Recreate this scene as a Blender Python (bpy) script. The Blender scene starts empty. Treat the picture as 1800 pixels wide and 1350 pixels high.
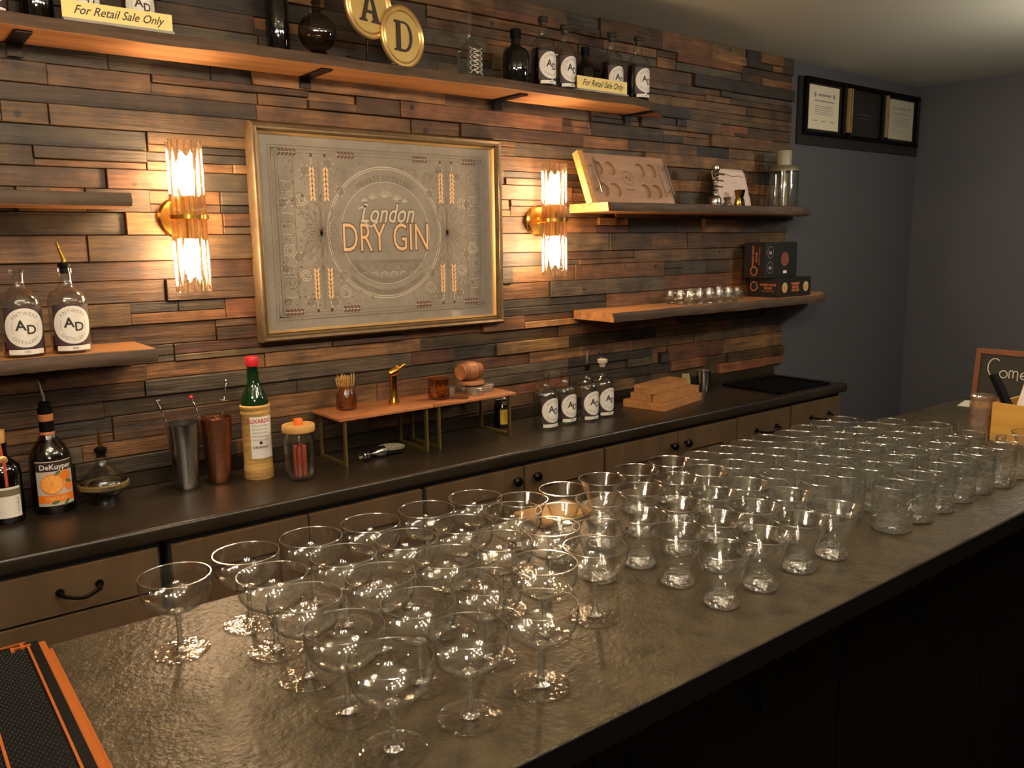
import bpy, math, random
from mathutils import Matrix, Vector

# ------------------------------------------------------------------ camera, world, exposure
sc = bpy.context.scene
PI = math.pi
EYE = 1.62
cam_d = bpy.data.cameras.new('camera')
cam = bpy.data.objects.new('camera', cam_d)
sc.collection.objects.link(cam)
cam_d.sensor_width = 36.0
cam_d.lens = 1460.0 / 1800.0 * 36.0
cam_d.clip_start = 0.02
_R = [[0.7862568, 0.1135704, -0.6073730], [-0.6177586, 0.1234667, -0.7766146], [-0.0132101, 0.9858285, 0.1672357]]
cam.matrix_world = Matrix(((_R[0][0], _R[0][1], _R[0][2], 0.0), (_R[1][0], _R[1][1], _R[1][2], 0.0),
                           (_R[2][0], _R[2][1], _R[2][2], EYE), (0, 0, 0, 1)))
sc.camera = cam

world = bpy.data.worlds.new('world'); sc.world = world
world.use_nodes = True
world.node_tree.nodes['Background'].inputs[0].default_value = (0.30, 0.27, 0.24, 1)
world.node_tree.nodes['Background'].inputs[1].default_value = 0.02

sc.view_settings.view_transform = 'Standard'
sc.view_settings.look = 'None'
sc.view_settings.gamma = 1.0
sc.view_settings.use_curve_mapping = False
sc.view_settings.exposure = 0.0
cy = sc.cycles
cy.max_bounces = 14; cy.diffuse_bounces = 3; cy.glossy_bounces = 5
cy.transmission_bounces = 12; cy.transparent_max_bounces = 96
cy.caustics_reflective = False; cy.caustics_refractive = False
cy.sample_clamp_indirect = 8.0

SCONCE_E = 520.0       # emission of the four sconce bulbs
FILL_E = 105.0        # emission of the chandelier bulbs added behind the viewer as front fill
CLUSTER_E = 430.0      # emission of the small bulbs in the cluster pendants, most of them added for glints
FILL_GLOBE_E = 80.0
SPOT_E = 2.5

# ------------------------------------------------------------------ helpers
C = sc.collection
random.seed(7)

def c(h, a=1.0):
    h = h.lstrip('#'); v = [int(h[i:i+2], 16) / 255.0 for i in (0, 2, 4)]
    return tuple(x / 12.92 if x <= 0.04045 else ((x + 0.055) / 1.055) ** 2.4 for x in v) + (a,)

def nodes(name):
    m = bpy.data.materials.new(name); m.use_nodes = True
    nt = m.node_tree; nt.nodes.clear()
    out = nt.nodes.new('ShaderNodeOutputMaterial')
    return m, nt, out

def N(nt, t, **kw):
    n = nt.nodes.new(t)
    for k, v in kw.items(): setattr(n, k, v)
    return n

def L(nt, a, b): nt.links.new(a, b)

def mat(name, col, rough=0.5, metal=0.0, var=0.0, vscale=(8, 8, 8), bump=0.0, bscale=60.0, coat=0.0, spec=0.5, detail=4.0, col2=None):
    m, nt, out = nodes(name)
    b = N(nt, 'ShaderNodeBsdfPrincipled')
    b.inputs['Base Color'].default_value = col
    b.inputs['Roughness'].default_value = rough
    b.inputs['Metallic'].default_value = metal
    b.inputs['Coat Weight'].default_value = coat
    b.inputs['Specular IOR Level'].default_value = spec
    L(nt, b.outputs[0], out.inputs[0])
    tc = N(nt, 'ShaderNodeTexCoord')
    mp = N(nt, 'ShaderNodeMapping'); mp.inputs['Scale'].default_value = vscale
    L(nt, tc.outputs['Object'], mp.inputs[0])
    if var > 0:
        no = N(nt, 'ShaderNodeTexNoise'); no.inputs['Scale'].default_value = 1.0; no.inputs['Detail'].default_value = detail
        L(nt, mp.outputs[0], no.inputs['Vector'])
        rp = N(nt, 'ShaderNodeValToRGB')
        k = 1.0 - var
        rp.color_ramp.elements[0].position = 0.3; rp.color_ramp.elements[1].position = 0.72
        lo = col2 if col2 else (col[0]*k, col[1]*k, col[2]*k, 1)
        rp.color_ramp.elements[0].color = lo
        rp.color_ramp.elements[1].color = tuple(min(1, x*(1+var*0.5)) for x in col[:3]) + (1,)
        L(nt, no.outputs[0], rp.inputs[0]); L(nt, rp.outputs[0], b.inputs['Base Color'])
    if bump > 0:
        n2 = N(nt, 'ShaderNodeTexNoise'); n2.inputs['Scale'].default_value = bscale; n2.inputs['Detail'].default_value = 3.0
        L(nt, tc.outputs['Object'], n2.inputs['Vector'])
        bp = N(nt, 'ShaderNodeBump'); bp.inputs['Strength'].default_value = bump; bp.inputs['Distance'].default_value = 0.002
        L(nt, n2.outputs[0], bp.inputs['Height']); L(nt, bp.outputs[0], b.inputs['Normal'])
    return m

def emit(name, col, strength):
    m, nt, out = nodes(name)
    e = N(nt, 'ShaderNodeEmission'); e.inputs[0].default_value = col; e.inputs[1].default_value = strength
    L(nt, e.outputs[0], out.inputs[0]); return m

def wavy(nt, strength, scale):
    tc = N(nt, 'ShaderNodeTexCoord'); no = N(nt, 'ShaderNodeTexNoise'); no.inputs['Scale'].default_value = scale; no.inputs['Detail'].default_value = 1.0
    L(nt, tc.outputs['Object'], no.inputs['Vector'])
    bp = N(nt, 'ShaderNodeBump'); bp.inputs['Strength'].default_value = strength; bp.inputs['Distance'].default_value = 0.004
    L(nt, no.outputs[0], bp.inputs['Height']); return bp.outputs[0]

def thin_glass(name, tint=(0.985, 0.985, 0.975, 1), edge=(0.90, 0.91, 0.86, 1), base=0.075, gain=0.85, power=4.0, rough=0.07, bump=0.0, bscale=60.0, haze=0.0):
    """clear thin-walled glass: light passes straight, reflection grows towards grazing angles"""
    m, nt, out = nodes(name)
    lw = N(nt, 'ShaderNodeLayerWeight'); lw.inputs[0].default_value = 0.5
    pw = N(nt, 'ShaderNodeMath', operation='POWER'); pw.inputs[1].default_value = power
    L(nt, lw.outputs['Facing'], pw.inputs[0])
    ma = N(nt, 'ShaderNodeMath', operation='MULTIPLY_ADD'); ma.inputs[1].default_value = gain; ma.inputs[2].default_value = base
    L(nt, pw.outputs[0], ma.inputs[0])
    mx = N(nt, 'ShaderNodeMix', data_type='RGBA'); mx.inputs[6].default_value = tint; mx.inputs[7].default_value = edge
    L(nt, pw.outputs[0], mx.inputs[0])
    tr = N(nt, 'ShaderNodeBsdfTransparent'); L(nt, mx.outputs[2], tr.inputs[0])
    gl = N(nt, 'ShaderNodeBsdfGlossy'); gl.inputs['Roughness'].default_value = rough
    ms = N(nt, 'ShaderNodeMixShader')
    L(nt, ma.outputs[0], ms.inputs[0]); L(nt, tr.outputs[0], ms.inputs[1]); L(nt, gl.outputs[0], ms.inputs[2])
    if bump > 0: L(nt, wavy(nt, bump, bscale), gl.inputs['Normal'])
    if haze > 0:
        di = N(nt, 'ShaderNodeBsdfDiffuse'); di.inputs[0].default_value = (0.85, 0.86, 0.80, 1)
        m2 = N(nt, 'ShaderNodeMixShader'); m2.inputs[0].default_value = haze
        L(nt, ms.outputs[0], m2.inputs[1]); L(nt, di.outputs[0], m2.inputs[2]); L(nt, m2.outputs[0], out.inputs[0])
    else: L(nt, ms.outputs[0], out.inputs[0])
    return m

def solid_glass(name, col=(0.97, 0.97, 0.95, 1), ior=1.48, rough=0.0, thru=0.0, bump=0.0, bscale=120.0, shine=0.0):
    m, nt, out = nodes(name)
    g = N(nt, 'ShaderNodeBsdfGlass'); g.inputs[0].default_value = col; g.inputs['IOR'].default_value = ior; g.inputs['Roughness'].default_value = rough
    if bump > 0: L(nt, wavy(nt, bump, bscale), g.inputs['Normal'])
    if thru > 0:
        t = N(nt, 'ShaderNodeBsdfTransparent'); t.inputs[0].default_value = col
        ms = N(nt, 'ShaderNodeMixShader'); ms.inputs[0].default_value = thru
        L(nt, g.outputs[0], ms.inputs[1]); L(nt, t.outputs[0], ms.inputs[2])
        if shine > 0:
            gl = N(nt, 'ShaderNodeBsdfGlossy'); gl.inputs['Roughness'].default_value = 0.13
            L(nt, wavy(nt, 1.0, bscale), gl.inputs['Normal'])
            m2 = N(nt, 'ShaderNodeMixShader'); m2.inputs[0].default_value = shine
            L(nt, ms.outputs[0], m2.inputs[1]); L(nt, gl.outputs[0], m2.inputs[2]); L(nt, m2.outputs[0], out.inputs[0])
        else: L(nt, ms.outputs[0], out.inputs[0])
    else:
        L(nt, g.outputs[0], out.inputs[0])
    return m

class MB:
    def __init__(s): s.v = []; s.f = []; s.m = []; s.cur = 0; s.fc = []; s.col = None
    def add(s, vs, fs):
        o = len(s.v); s.v.extend([tuple(v) for v in vs])
        for f in fs:
            s.f.append(tuple(o + i for i in f)); s.m.append(s.cur); s.fc.append(s.col)
        return s
    def box(s, x0, x1, y0, y1, z0, z1, M=None):
        vs = [(x0,y0,z0),(x1,y0,z0),(x1,y1,z0),(x0,y1,z0),(x0,y0,z1),(x1,y0,z1),(x1,y1,z1),(x0,y1,z1)]
        if M is not None: vs = [M @ Vector(v) for v in vs]
        return s.add(vs, [(0,3,2,1),(4,5,6,7),(0,1,5,4),(1,2,6,5),(2,3,7,6),(3,0,4,7)])
    def bbox(s, x0, x1, y0, y1, z0, z1, b=0.003, M=None):
        """box with chamfered vertical and horizontal edges"""
        xs = [x0, x1]; ys = [y0, y1]
        rings = []
        for z, i in ((z0, b), (z0 + b, 0), (z1 - b, 0), (z1, b)):
            a0, a1, c0, c1 = x0 + i, x1 - i, y0 + i, y1 - i
            k = b * 0.7 if i == 0 else b * 0.7
            rings.append([(a0+k,c0,z),(a1-k,c0,z),(a1,c0+k,z),(a1,c1-k,z),(a1-k,c1,z),(a0+k,c1,z),(a0,c1-k,z),(a0,c0+k,z)])
        vs = [p for r in rings for p in r]
        if M is not None: vs = [M @ Vector(v) for v in vs]
        fs = [tuple(range(7, -1, -1)), tuple(range(24, 32))]
        for r in range(3):
            for i in range(8):
                j = (i + 1) % 8
                fs.append((r*8+i, r*8+j, r*8+8+j, r*8+8+i))
        return s.add(vs, fs)
    def lathe(s, prof, n=32, M=None, wob=None):
        """prof: (r, z) from start to end; r == 0 closes"""
        vs = []; idx = []
        for (r, z) in prof:
            if r < 1e-6:
                idx.append([len(vs)]); vs.append((0, 0, z))
            else:
                row = []
                for i in range(n):
                    a = 2*PI*i/n; rr = r * (1 + (wob(a, z) if wob else 0))
                    row.append(len(vs)); vs.append((rr*math.cos(a), rr*math.sin(a), z))
                idx.append(row)
        fs = []
        for k in range(len(idx)-1):
            A, B = idx[k], idx[k+1]
            if len(A) == 1 and len(B) == 1: continue
            for i in range(n):
                j = (i+1) % n
                if len(A) == 1: fs.append((A[0], B[j], B[i]))
                elif len(B) == 1: fs.append((A[i], A[j], B[0]))
                else: fs.append((A[i], A[j], B[j], B[i]))
        if M is not None: vs = [M @ Vector(v) for v in vs]
        return s.add(vs, fs)
    def tube(s, pts, r, n=8, cap=True, M=None):
        pts = [Vector(p) for p in pts]; vs = []; fs = []
        rs = r if isinstance(r, (list, tuple)) else [r]*len(pts)
        up = Vector((0, 0, 1)); prev = None
        for i, p in enumerate(pts):
            d = (pts[min(i+1, len(pts)-1)] - pts[max(i-1, 0)]).normalized()
            if prev is None:
                u = d.cross(up)
                if u.length < 1e-3: u = d.cross(Vector((1, 0, 0)))
                u.normalize()
            else:
                u = prev - d * prev.dot(d); u.normalize()
            prev = u; w = d.cross(u)
            for k in range(n):
                a = 2*PI*k/n; vs.append(p + (u*math.cos(a) + w*math.sin(a))*rs[i])
        for i in range(len(pts)-1):
            for k in range(n):
                j = (k+1) % n; fs.append((i*n+k, i*n+j, (i+1)*n+j, (i+1)*n+k))
        if cap:
            fs.append(tuple(range(n-1, -1, -1))); fs.append(tuple((len(pts)-1)*n + k for k in range(n)))
        if M is not None: vs = [M @ Vector(v) for v in vs]
        return s.add(vs, fs)
    def ring(s, R, r, z=0, n=32, k=8, M=None):
        vs = []; fs = []
        for i in range(n):
            a = 2*PI*i/n
            for j in range(k):
                b = 2*PI*j/k; q = R + r*math.cos(b)
                vs.append((q*math.cos(a), q*math.sin(a), z + r*math.sin(b)))
        for i in range(n):
            for j in range(k):
                i2 = (i+1) % n; j2 = (j+1) % k
                fs.append((i*k+j, i2*k+j, i2*k+j2, i*k+j2))
        if M is not None: vs = [M @ Vector(v) for v in vs]
        return s.add(vs, fs)
    def sphere(s, r, ctr=(0,0,0), n=16, k=10, sq=(1,1,1)):
        prof = [(r*math.sin(PI*i/k), -r*math.cos(PI*i/k)) for i in range(k+1)]
        prof[0] = (0, -r); prof[-1] = (0, r)
        return s.lathe(prof, n, Matrix.Translation(Vector(ctr)) @ Matrix.Diagonal((sq[0], sq[1], sq[2], 1)))
    def prism(s, poly, d0, d1, fn):
        """closed polygon (a, b), extruded between d0 and d1 and placed by fn(a, b, d)"""
        n = len(poly)
        vs = [fn(a, b, d0) for a, b in poly] + [fn(a, b, d1) for a, b in poly]
        fs = [tuple(range(n)), tuple(range(2*n-1, n-1, -1))]
        for i in range(n):
            j = (i+1) % n; fs.append((i, i+n, j+n, j))
        return s.add(vs, fs)
    def ribbon(s, pts, w, fn, closed=False):
        """flat line of width w along 2-D points, placed by fn(a, b)"""
        n = len(pts); vs = []; fs = []
        for i in range(n):
            if closed: a, b = pts[(i-1) % n], pts[(i+1) % n]
            else: a, b = pts[max(i-1, 0)], pts[min(i+1, n-1)]
            dx, dy = b[0]-a[0], b[1]-a[1]; l = math.hypot(dx, dy) or 1
            nx, ny = -dy/l*w/2, dx/l*w/2
            vs.append(fn(pts[i][0]+nx, pts[i][1]+ny)); vs.append(fn(pts[i][0]-nx, pts[i][1]-ny))
        for i in range(n if closed else n-1):
            j = (i+1) % n; fs.append((2*i, 2*i+1, 2*j+1, 2*j))
        return s.add(vs, fs)
    def poly(s, pts, fn):
        return s.add([fn(a, b) for a, b in pts], [tuple(range(len(pts)))])
    def text(s, txt, size, fn, shear=0.0, xs=1.0, off=0.0, align='CENTER', space=1.0):
        vs, fs = text_geo(txt, size, shear, off, align, space)
        return s.add([fn(x*xs, y) for x, y in vs], fs)
    def build(s, name, mats, parent=None, smooth=40, loc=None, kind=None):
        me = bpy.data.meshes.new(name)
        me.from_pydata(s.v, [], s.f)
        if not isinstance(mats, (list, tuple)): mats = [mats]
        for m in mats: me.materials.append(m)
        if len(mats) > 1: me.polygons.foreach_set('material_index', s.m)
        if any(x is not None for x in s.fc):
            at = me.color_attributes.new('tone', 'FLOAT_COLOR', 'CORNER')
            li = 0
            buf = []
            for p in me.polygons:
                q = s.fc[p.index] or (1, 1, 1, 1)
                buf.extend(list(q) * p.loop_total)
            at.data.foreach_set('color', buf)
        if smooth:
            me.polygons.foreach_set('use_smooth', [True]*len(me.polygons))
            me.set_sharp_from_angle(angle=math.radians(smooth))
        me.update()
        o = bpy.data.objects.new(name, me); C.objects.link(o)
        if parent is not None: o.parent = parent
        if loc is not None: o.location = loc
        if kind: o['kind'] = kind
        return o

_tcache = {}
def text_geo(txt, size, shear, off, align, space):
    key = (txt, size, shear, off, align, space)
    if key in _tcache: return _tcache[key]
    cu = bpy.data.curves.new('lettering', 'FONT'); cu.body = txt; cu.size = size; cu.shear = shear
    cu.offset = off; cu.align_x = align; cu.align_y = 'CENTER'; cu.resolution_u = 3; cu.space_character = space
    cu.fill_mode = 'FRONT'
    ob = bpy.data.objects.new('lettering', cu); C.objects.link(ob)
    dg = bpy.context.evaluated_depsgraph_get(); dg.update()
    me = bpy.data.meshes.new_from_object(ob.evaluated_get(dg))
    vs = [(v.co.x, v.co.y) for v in me.vertices]; fs = [tuple(p.vertices) for p in me.polygons]
    bpy.data.objects.remove(ob); bpy.data.curves.remove(cu); bpy.data.meshes.remove(me)
    _tcache[key] = (vs, fs); return vs, fs

def wrap(r, z0, a0=0.0):
    """map (x, y) onto the front (-Y) of an upright cylinder of radius r"""
    def f(x, y):
        a = x / r + a0
        return (r*math.sin(a), -r*math.cos(a), z0 + y)
    return f

def ringtext(R, a_mid, fn, top=True, xs=1.0):
    """bend text along a circle in the plane, then place by fn"""
    def f(x, y):
        if top: a = a_mid - x/R; q = R + y
        else: a = a_mid + x/R; q = R - y
        return fn(q*math.cos(a), q*math.sin(a))
    return f

def disc_on(mb, R, fn, n=28, rings=5, cx=0, cy=0, sx=1):
    vs = [fn(cx, cy)]; fs = []
    for k in range(1, rings+1):
        for i in range(n):
            a = 2*PI*i/n; vs.append(fn(cx + sx*R*k/rings*math.cos(a), cy + R*k/rings*math.sin(a)))
    for i in range(n):
        j = (i+1) % n; fs.append((0, 1+i, 1+j))
        for k in range(rings-1):
            fs.append((1+k*n+i, 1+(k+1)*n+i, 1+(k+1)*n+j, 1+k*n+j))
    mb.add(vs, fs)

def rect_on(mb, x0, x1, y0, y1, fn, n=10):
    vs = []; fs = []
    for i in range(n+1):
        x = x0 + (x1-x0)*i/n; vs += [fn(x, y0), fn(x, y1)]
    for i in range(n): fs.append((2*i, 2*i+2, 2*i+3, 2*i+1))
    mb.add(vs, fs)

def tag(o, label=None, cat=None, group=None, kind=None):
    if label: o['label'] = label
    if cat: o['category'] = cat
    if group: o['group'] = group
    if kind: o['kind'] = kind
    return o

def thing(name, label, cat, loc=(0,0,0), rz=0.0, group=None):
    o = bpy.data.objects.new(name, None); C.objects.link(o)
    o.empty_display_size = 0.02
    o.location = loc; o.rotation_euler = (0, 0, rz)
    return tag(o, label, cat, group)

def dup(root, loc, label, rz=None, group=None):
    r = root.copy(); C.objects.link(r); r.location = loc
    if rz is not None: r.rotation_euler = (0, 0, rz)
    r['label'] = label
    if group: r['group'] = group
    for ch in list(root.children):
        k = ch.copy(); C.objects.link(k); k.parent = r
        for g in list(ch.children):
            d = g.copy(); C.objects.link(d); d.parent = k
    return r

def T(x=0, y=0, z=0): return Matrix.Translation((x, y, z))
def RX(a): return Matrix.Rotation(a, 4, 'X')
def RY(a): return Matrix.Rotation(a, 4, 'Y')
def RZ(a): return Matrix.Rotation(a, 4, 'Z')

# ------------------------------------------------------------------ materials
def plank_material():
    m, nt, out = nodes('reclaimed_planks')
    b = N(nt, 'ShaderNodeBsdfPrincipled'); b.inputs['Roughness'].default_value = 0.55
    at = N(nt, 'ShaderNodeAttribute', attribute_name='tone')
    tc = N(nt, 'ShaderNodeTexCoord')
    mp = N(nt, 'ShaderNodeMapping'); mp.inputs['Scale'].default_value = (7, 30, 95)
    L(nt, tc.outputs['Object'], mp.inputs[0])
    n1 = N(nt, 'ShaderNodeTexNoise'); n1.inputs['Detail'].default_value = 6; n1.inputs['Roughness'].default_value = 0.65; n1.inputs['Scale'].default_value = 1.0
    L(nt, mp.outputs[0], n1.inputs['Vector'])
    r1 = N(nt, 'ShaderNodeValToRGB'); r1.color_ramp.elements[0].position = 0.28; r1.color_ramp.elements[1].position = 0.72
    r1.color_ramp.elements[0].color = (0.34, 0.32, 0.30, 1); r1.color_ramp.elements[1].color = (1.20, 1.15, 1.08, 1)
    L(nt, n1.outputs[0], r1.inputs[0])
    n2 = N(nt, 'ShaderNodeTexNoise'); n2.inputs['Scale'].default_value = 14.0; n2.inputs['Detail'].default_value = 8
    L(nt, tc.outputs['Object'], n2.inputs['Vector'])
    r2 = N(nt, 'ShaderNodeValToRGB'); r2.color_ramp.elements[0].position = 0.35; r2.color_ramp.elements[1].position = 0.62
    r2.color_ramp.elements[0].color = (0.50, 0.50, 0.52, 1); r2.color_ramp.elements[1].color = (1.1, 1.1, 1.1, 1)
    L(nt, n2.outputs[0], r2.inputs[0])
    vo = N(nt, 'ShaderNodeTexVoronoi'); vo.inputs['Scale'].default_value = 7.5
    L(nt, tc.outputs['Object'], vo.inputs['Vector'])
    r3 = N(nt, 'ShaderNodeValToRGB'); r3.color_ramp.elements[0].position = 0.04; r3.color_ramp.elements[1].position = 0.08
    r3.color_ramp.elements[0].color = (0.12, 0.10, 0.09, 1); r3.color_ramp.elements[1].color = (1, 1, 1, 1)
    L(nt, vo.outputs['Distance'], r3.inputs[0])
    cur = at.outputs['Color']
    for r in (r1, r2, r3):
        mx = N(nt, 'ShaderNodeMix', data_type='RGBA', blend_type='MULTIPLY'); mx.inputs[0].default_value = 1.0
        L(nt, cur, mx.inputs[6]); L(nt, r.outputs[0], mx.inputs[7]); cur = mx.outputs[2]
    L(nt, cur, b.inputs['Base Color'])
    bp = N(nt, 'ShaderNodeBump'); bp.inputs['Strength'].default_value = 0.8; bp.inputs['Distance'].default_value = 0.004
    L(nt, n1.outputs[0], bp.inputs['Height']); L(nt, bp.outputs[0], b.inputs['Normal'])
    L(nt, b.outputs[0], out.inputs[0]); return m

M = {}
M['planks'] = plank_material()
M['drywall'] = mat('slate_paint', c('#4b494b'), 0.65, bump=0.35, bscale=110)
M['ceiling'] = mat('grey_ceiling_paint', c('#aba592'), 0.85, bump=0.2, bscale=90)
M['roomwall'] = mat('taupe_paint', c('#8d8474'), 0.8)
M['floor'] = mat('brown_floor', c('#3a2c22'), 0.5, var=0.4, vscale=(2, 14, 2))
M['rail'] = mat('cream_trim', c('#e6dcb4'), 0.5)
M['shelfwood'] = mat('oiled_shelf_wood', c('#bb8250'), 0.45, var=0.38, vscale=(2.5, 34, 34), bump=0.15, bscale=40)
M['bark'] = mat('dark_live_edge', c('#4e3a28'), 0.7, var=0.5, vscale=(10, 30, 60), bump=0.6, bscale=50)
M['counter'] = mat('dark_stone_laminate', c('#292117'), 0.32, var=0.35, vscale=(5, 5, 5), bump=0.1, bscale=160, detail=8)
M['bartop'] = mat('leathered_stone_laminate', c('#39301f'), 0.36, var=0.5, vscale=(26, 26, 26), bump=0.9, bscale=120, detail=8)
M['cab'] = mat('taupe_cabinet_wood', c('#54402a'), 0.5, var=0.25, vscale=(18, 18, 2.5), bump=0.1, bscale=80)
M['cabdark'] = mat('cabinet_gap_dark', c('#15100b'), 0.8)
M['bronze'] = mat('oil_rubbed_bronze', c('#1c1410'), 0.35, metal=0.8)
M['barfront'] = mat('black_stained_panel', c('#090504'), 0.85, spec=0.12, var=0.3, vscale=(20, 20, 3))
M['black'] = mat('black_rubber', c('#050505'), 0.6, spec=0.10)
M['orange'] = mat('orange_rubber_border', c('#8c4712'), 0.6, spec=0.2)
M['brass'] = mat('polished_brass', c('#d8a750'), 0.22, metal=1.0)
M['gold'] = mat('bright_gold', c('#e6b04a'), 0.16, metal=1.0)
M['steel'] = mat('brushed_steel', c('#b9b4ac'), 0.22, metal=1.0)
M['copper'] = mat('hammered_copper', c('#b87e5c'), 0.3, metal=1.0, bump=1.0, bscale=170)
M['frame'] = mat('antique_bronze_frame', c('#7a6549'), 0.42, metal=0.55, var=0.25, vscale=(30, 30, 30))
M['goldlip'] = mat('champagne_gold_lip', c('#d8b377'), 0.35, metal=0.7)
M['paper'] = mat('white_label_paper', c('#d8d0c6'), 0.6)
M['cream'] = mat('cream_card', c('#e0c67c'), 0.6)
M['ink'] = mat('dark_ink', c('#2a1f1a'), 0.6)
M['greyink'] = mat('grey_ink', c('#8a8378'), 0.6)
M['plum'] = mat('plum_label', c('#3b2a2c'), 0.55)
M['redink'] = mat('red_ink', c('#b02a2a'), 0.6)
M['red'] = mat('red_cap', c('#c8202c'), 0.4)
M['glassthin'] = thin_glass('clear_thin_glass', rough=0.06, bump=0.18, bscale=55)
M['glasshaze'] = thin_glass('washed_clear_glass', base=0.12, rough=0.055, bump=0.55, bscale=95, haze=0.008)  # slight pale diffuse share stands in for the bright veil of stacked reflections
M['glassbottle'] = thin_glass('clear_bottle_glass', tint=(0.93, 0.94, 0.92, 1), edge=(0.6, 0.6, 0.55, 1), base=0.09, gain=0.9, power=2.6, rough=0.10)
M['glasssolid'] = solid_glass('clear_solid_glass', (0.99, 0.99, 0.97, 1), rough=0.02, thru=0.42, bump=0.5, bscale=150, shine=0.30)
M['glassrim'] = thin_glass('glass_rim_bead', base=0.40, gain=0.5, power=2.0, rough=0.16)
M['glassfoot'] = thin_glass('clear_foot_glass', base=0.11, gain=0.85, power=2.8, rough=0.07, bump=0.55, bscale=100, edge=(0.85, 0.85, 0.8, 1))
M['glassdark'] = mat('near_black_glass', c('#0b0907'), 0.06, spec=0.8)
M['glassgreen'] = mat('deep_green_glass', c('#0c2a10'), 0.08, spec=0.8)
M['glassamber'] = thin_glass('amber_faceted_glass', tint=(0.93, 0.72, 0.42, 1), edge=(0.8, 0.5, 0.2, 1), base=0.18, gain=0.8, power=2.5, rough=0.10, bump=0.3, bscale=80, haze=0.06)
M['ambersmoke'] = thin_glass('smoked_amber_glass', tint=(0.84, 0.68, 0.50, 1), edge=(0.45, 0.28, 0.15, 1), base=0.08)
M['smoke'] = thin_glass('smoked_glass', tint=(0.42, 0.36, 0.28, 1), edge=(0.15, 0.12, 0.09, 1), base=0.08)
M['amberliquid'] = mat('amber_liquid', c('#5a2408'), 0.05, spec=0.6)
M['darkliquid'] = mat('dark_liquid', c('#160803'), 0.05, spec=0.6)
M['water'] = thin_glass('clear_spirit', tint=(0.93, 0.94, 0.92, 1), edge=(0.7, 0.7, 0.66, 1), base=0.03, gain=0.4)
M['kraft'] = mat('kraft_card', c('#a9743f'), 0.7, var=0.2, vscale=(30, 30, 30))
M['straw'] = mat('woven_straw', c('#b98f4e'), 0.75, var=0.35, vscale=(20, 20, 160), bump=0.8, bscale=200)
M['palewood'] = mat('pale_lid_wood', c('#c89655'), 0.5, var=0.25, vscale=(10, 60, 60))
M['barrelwood'] = mat('reddish_barrel_wood', c('#a3673c'), 0.5, var=0.35, vscale=(10, 60, 60))
M['traywood'] = mat('walnut_tray_wood', c('#a5836a'), 0.5, var=0.25, vscale=(4, 30, 30))
M['etch'] = mat('frosted_etching', c('#cfc9ba'), 0.8)
M['tin'] = mat('satin_tin', c('#b8b2a2'), 0.35, metal=0.9)
M['orangetxt'] = mat('orange_print', c('#c9703a'), 0.6)
M['chalk'] = mat('white_chalk', c('#cfc8b8'), 0.9)
M['slate'] = mat('chalkboard_slate', c('#221d16'), 0.7)
M['signwood'] = mat('orange_brown_frame_wood', c('#6e3a17'), 0.5, var=0.3, vscale=(30, 30, 4))
M['fruit'] = mat('orange_fruit_print', c('#e0761c'), 0.55)
M['fruit2'] = mat('pale_orange_flesh_print', c('#eda24a'), 0.55)
M['leaf'] = mat('green_leaf_print', c('#3f6b3a'), 0.55)
M['bulb'] = emit('sconce_bulb_glow', (1.0, 0.70, 0.43, 1), SCONCE_E)
M['bulb2'] = emit('chandelier_bulb_glow', (1.0, 0.84, 0.64, 1), FILL_E)
M['bulb5'] = emit('cluster_bulb_glow', (1.0, 0.83, 0.62, 1), CLUSTER_E)
M['bulb3'] = emit('globe_lamp_glow', (1.0, 0.97, 0.88, 1), FILL_GLOBE_E)

M['bulb4'] = emit('downlight_lens_glow', (1.0, 0.90, 0.72, 1), 160.0)

def fluted_glass():
    """ribbed crystal of the sconce tubes: part clear, part refracting"""
    m, nt, out = nodes('fluted_crystal')
    lw = N(nt, 'ShaderNodeLayerWeight'); lw.inputs[0].default_value = 0.5
    pw = N(nt, 'ShaderNodeMath', operation='POWER'); pw.inputs[1].default_value = 2.0
    L(nt, lw.outputs['Facing'], pw.inputs[0])
    g = N(nt, 'ShaderNodeBsdfGlass'); g.inputs['IOR'].default_value = 1.5; g.inputs['Roughness'].default_value = 0.03
    g.inputs[0].default_value = (1, 0.96, 0.9, 1)
    t = N(nt, 'ShaderNodeBsdfTransparent'); t.inputs[0].default_value = (1, 0.97, 0.92, 1)
    ma = N(nt, 'ShaderNodeMath', operation='MULTIPLY_ADD'); ma.inputs[1].default_value = 0.55; ma.inputs[2].default_value = 0.40
    L(nt, pw.outputs[0], ma.inputs[0])
    ms = N(nt, 'ShaderNodeMixShader'); L(nt, ma.outputs[0], ms.inputs[0])
    L(nt, t.outputs[0], ms.inputs[1]); L(nt, g.outputs[0], ms.inputs[2]); L(nt, ms.outputs[0], out.inputs[0])
    return m
M['fluted'] = fluted_glass()

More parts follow.
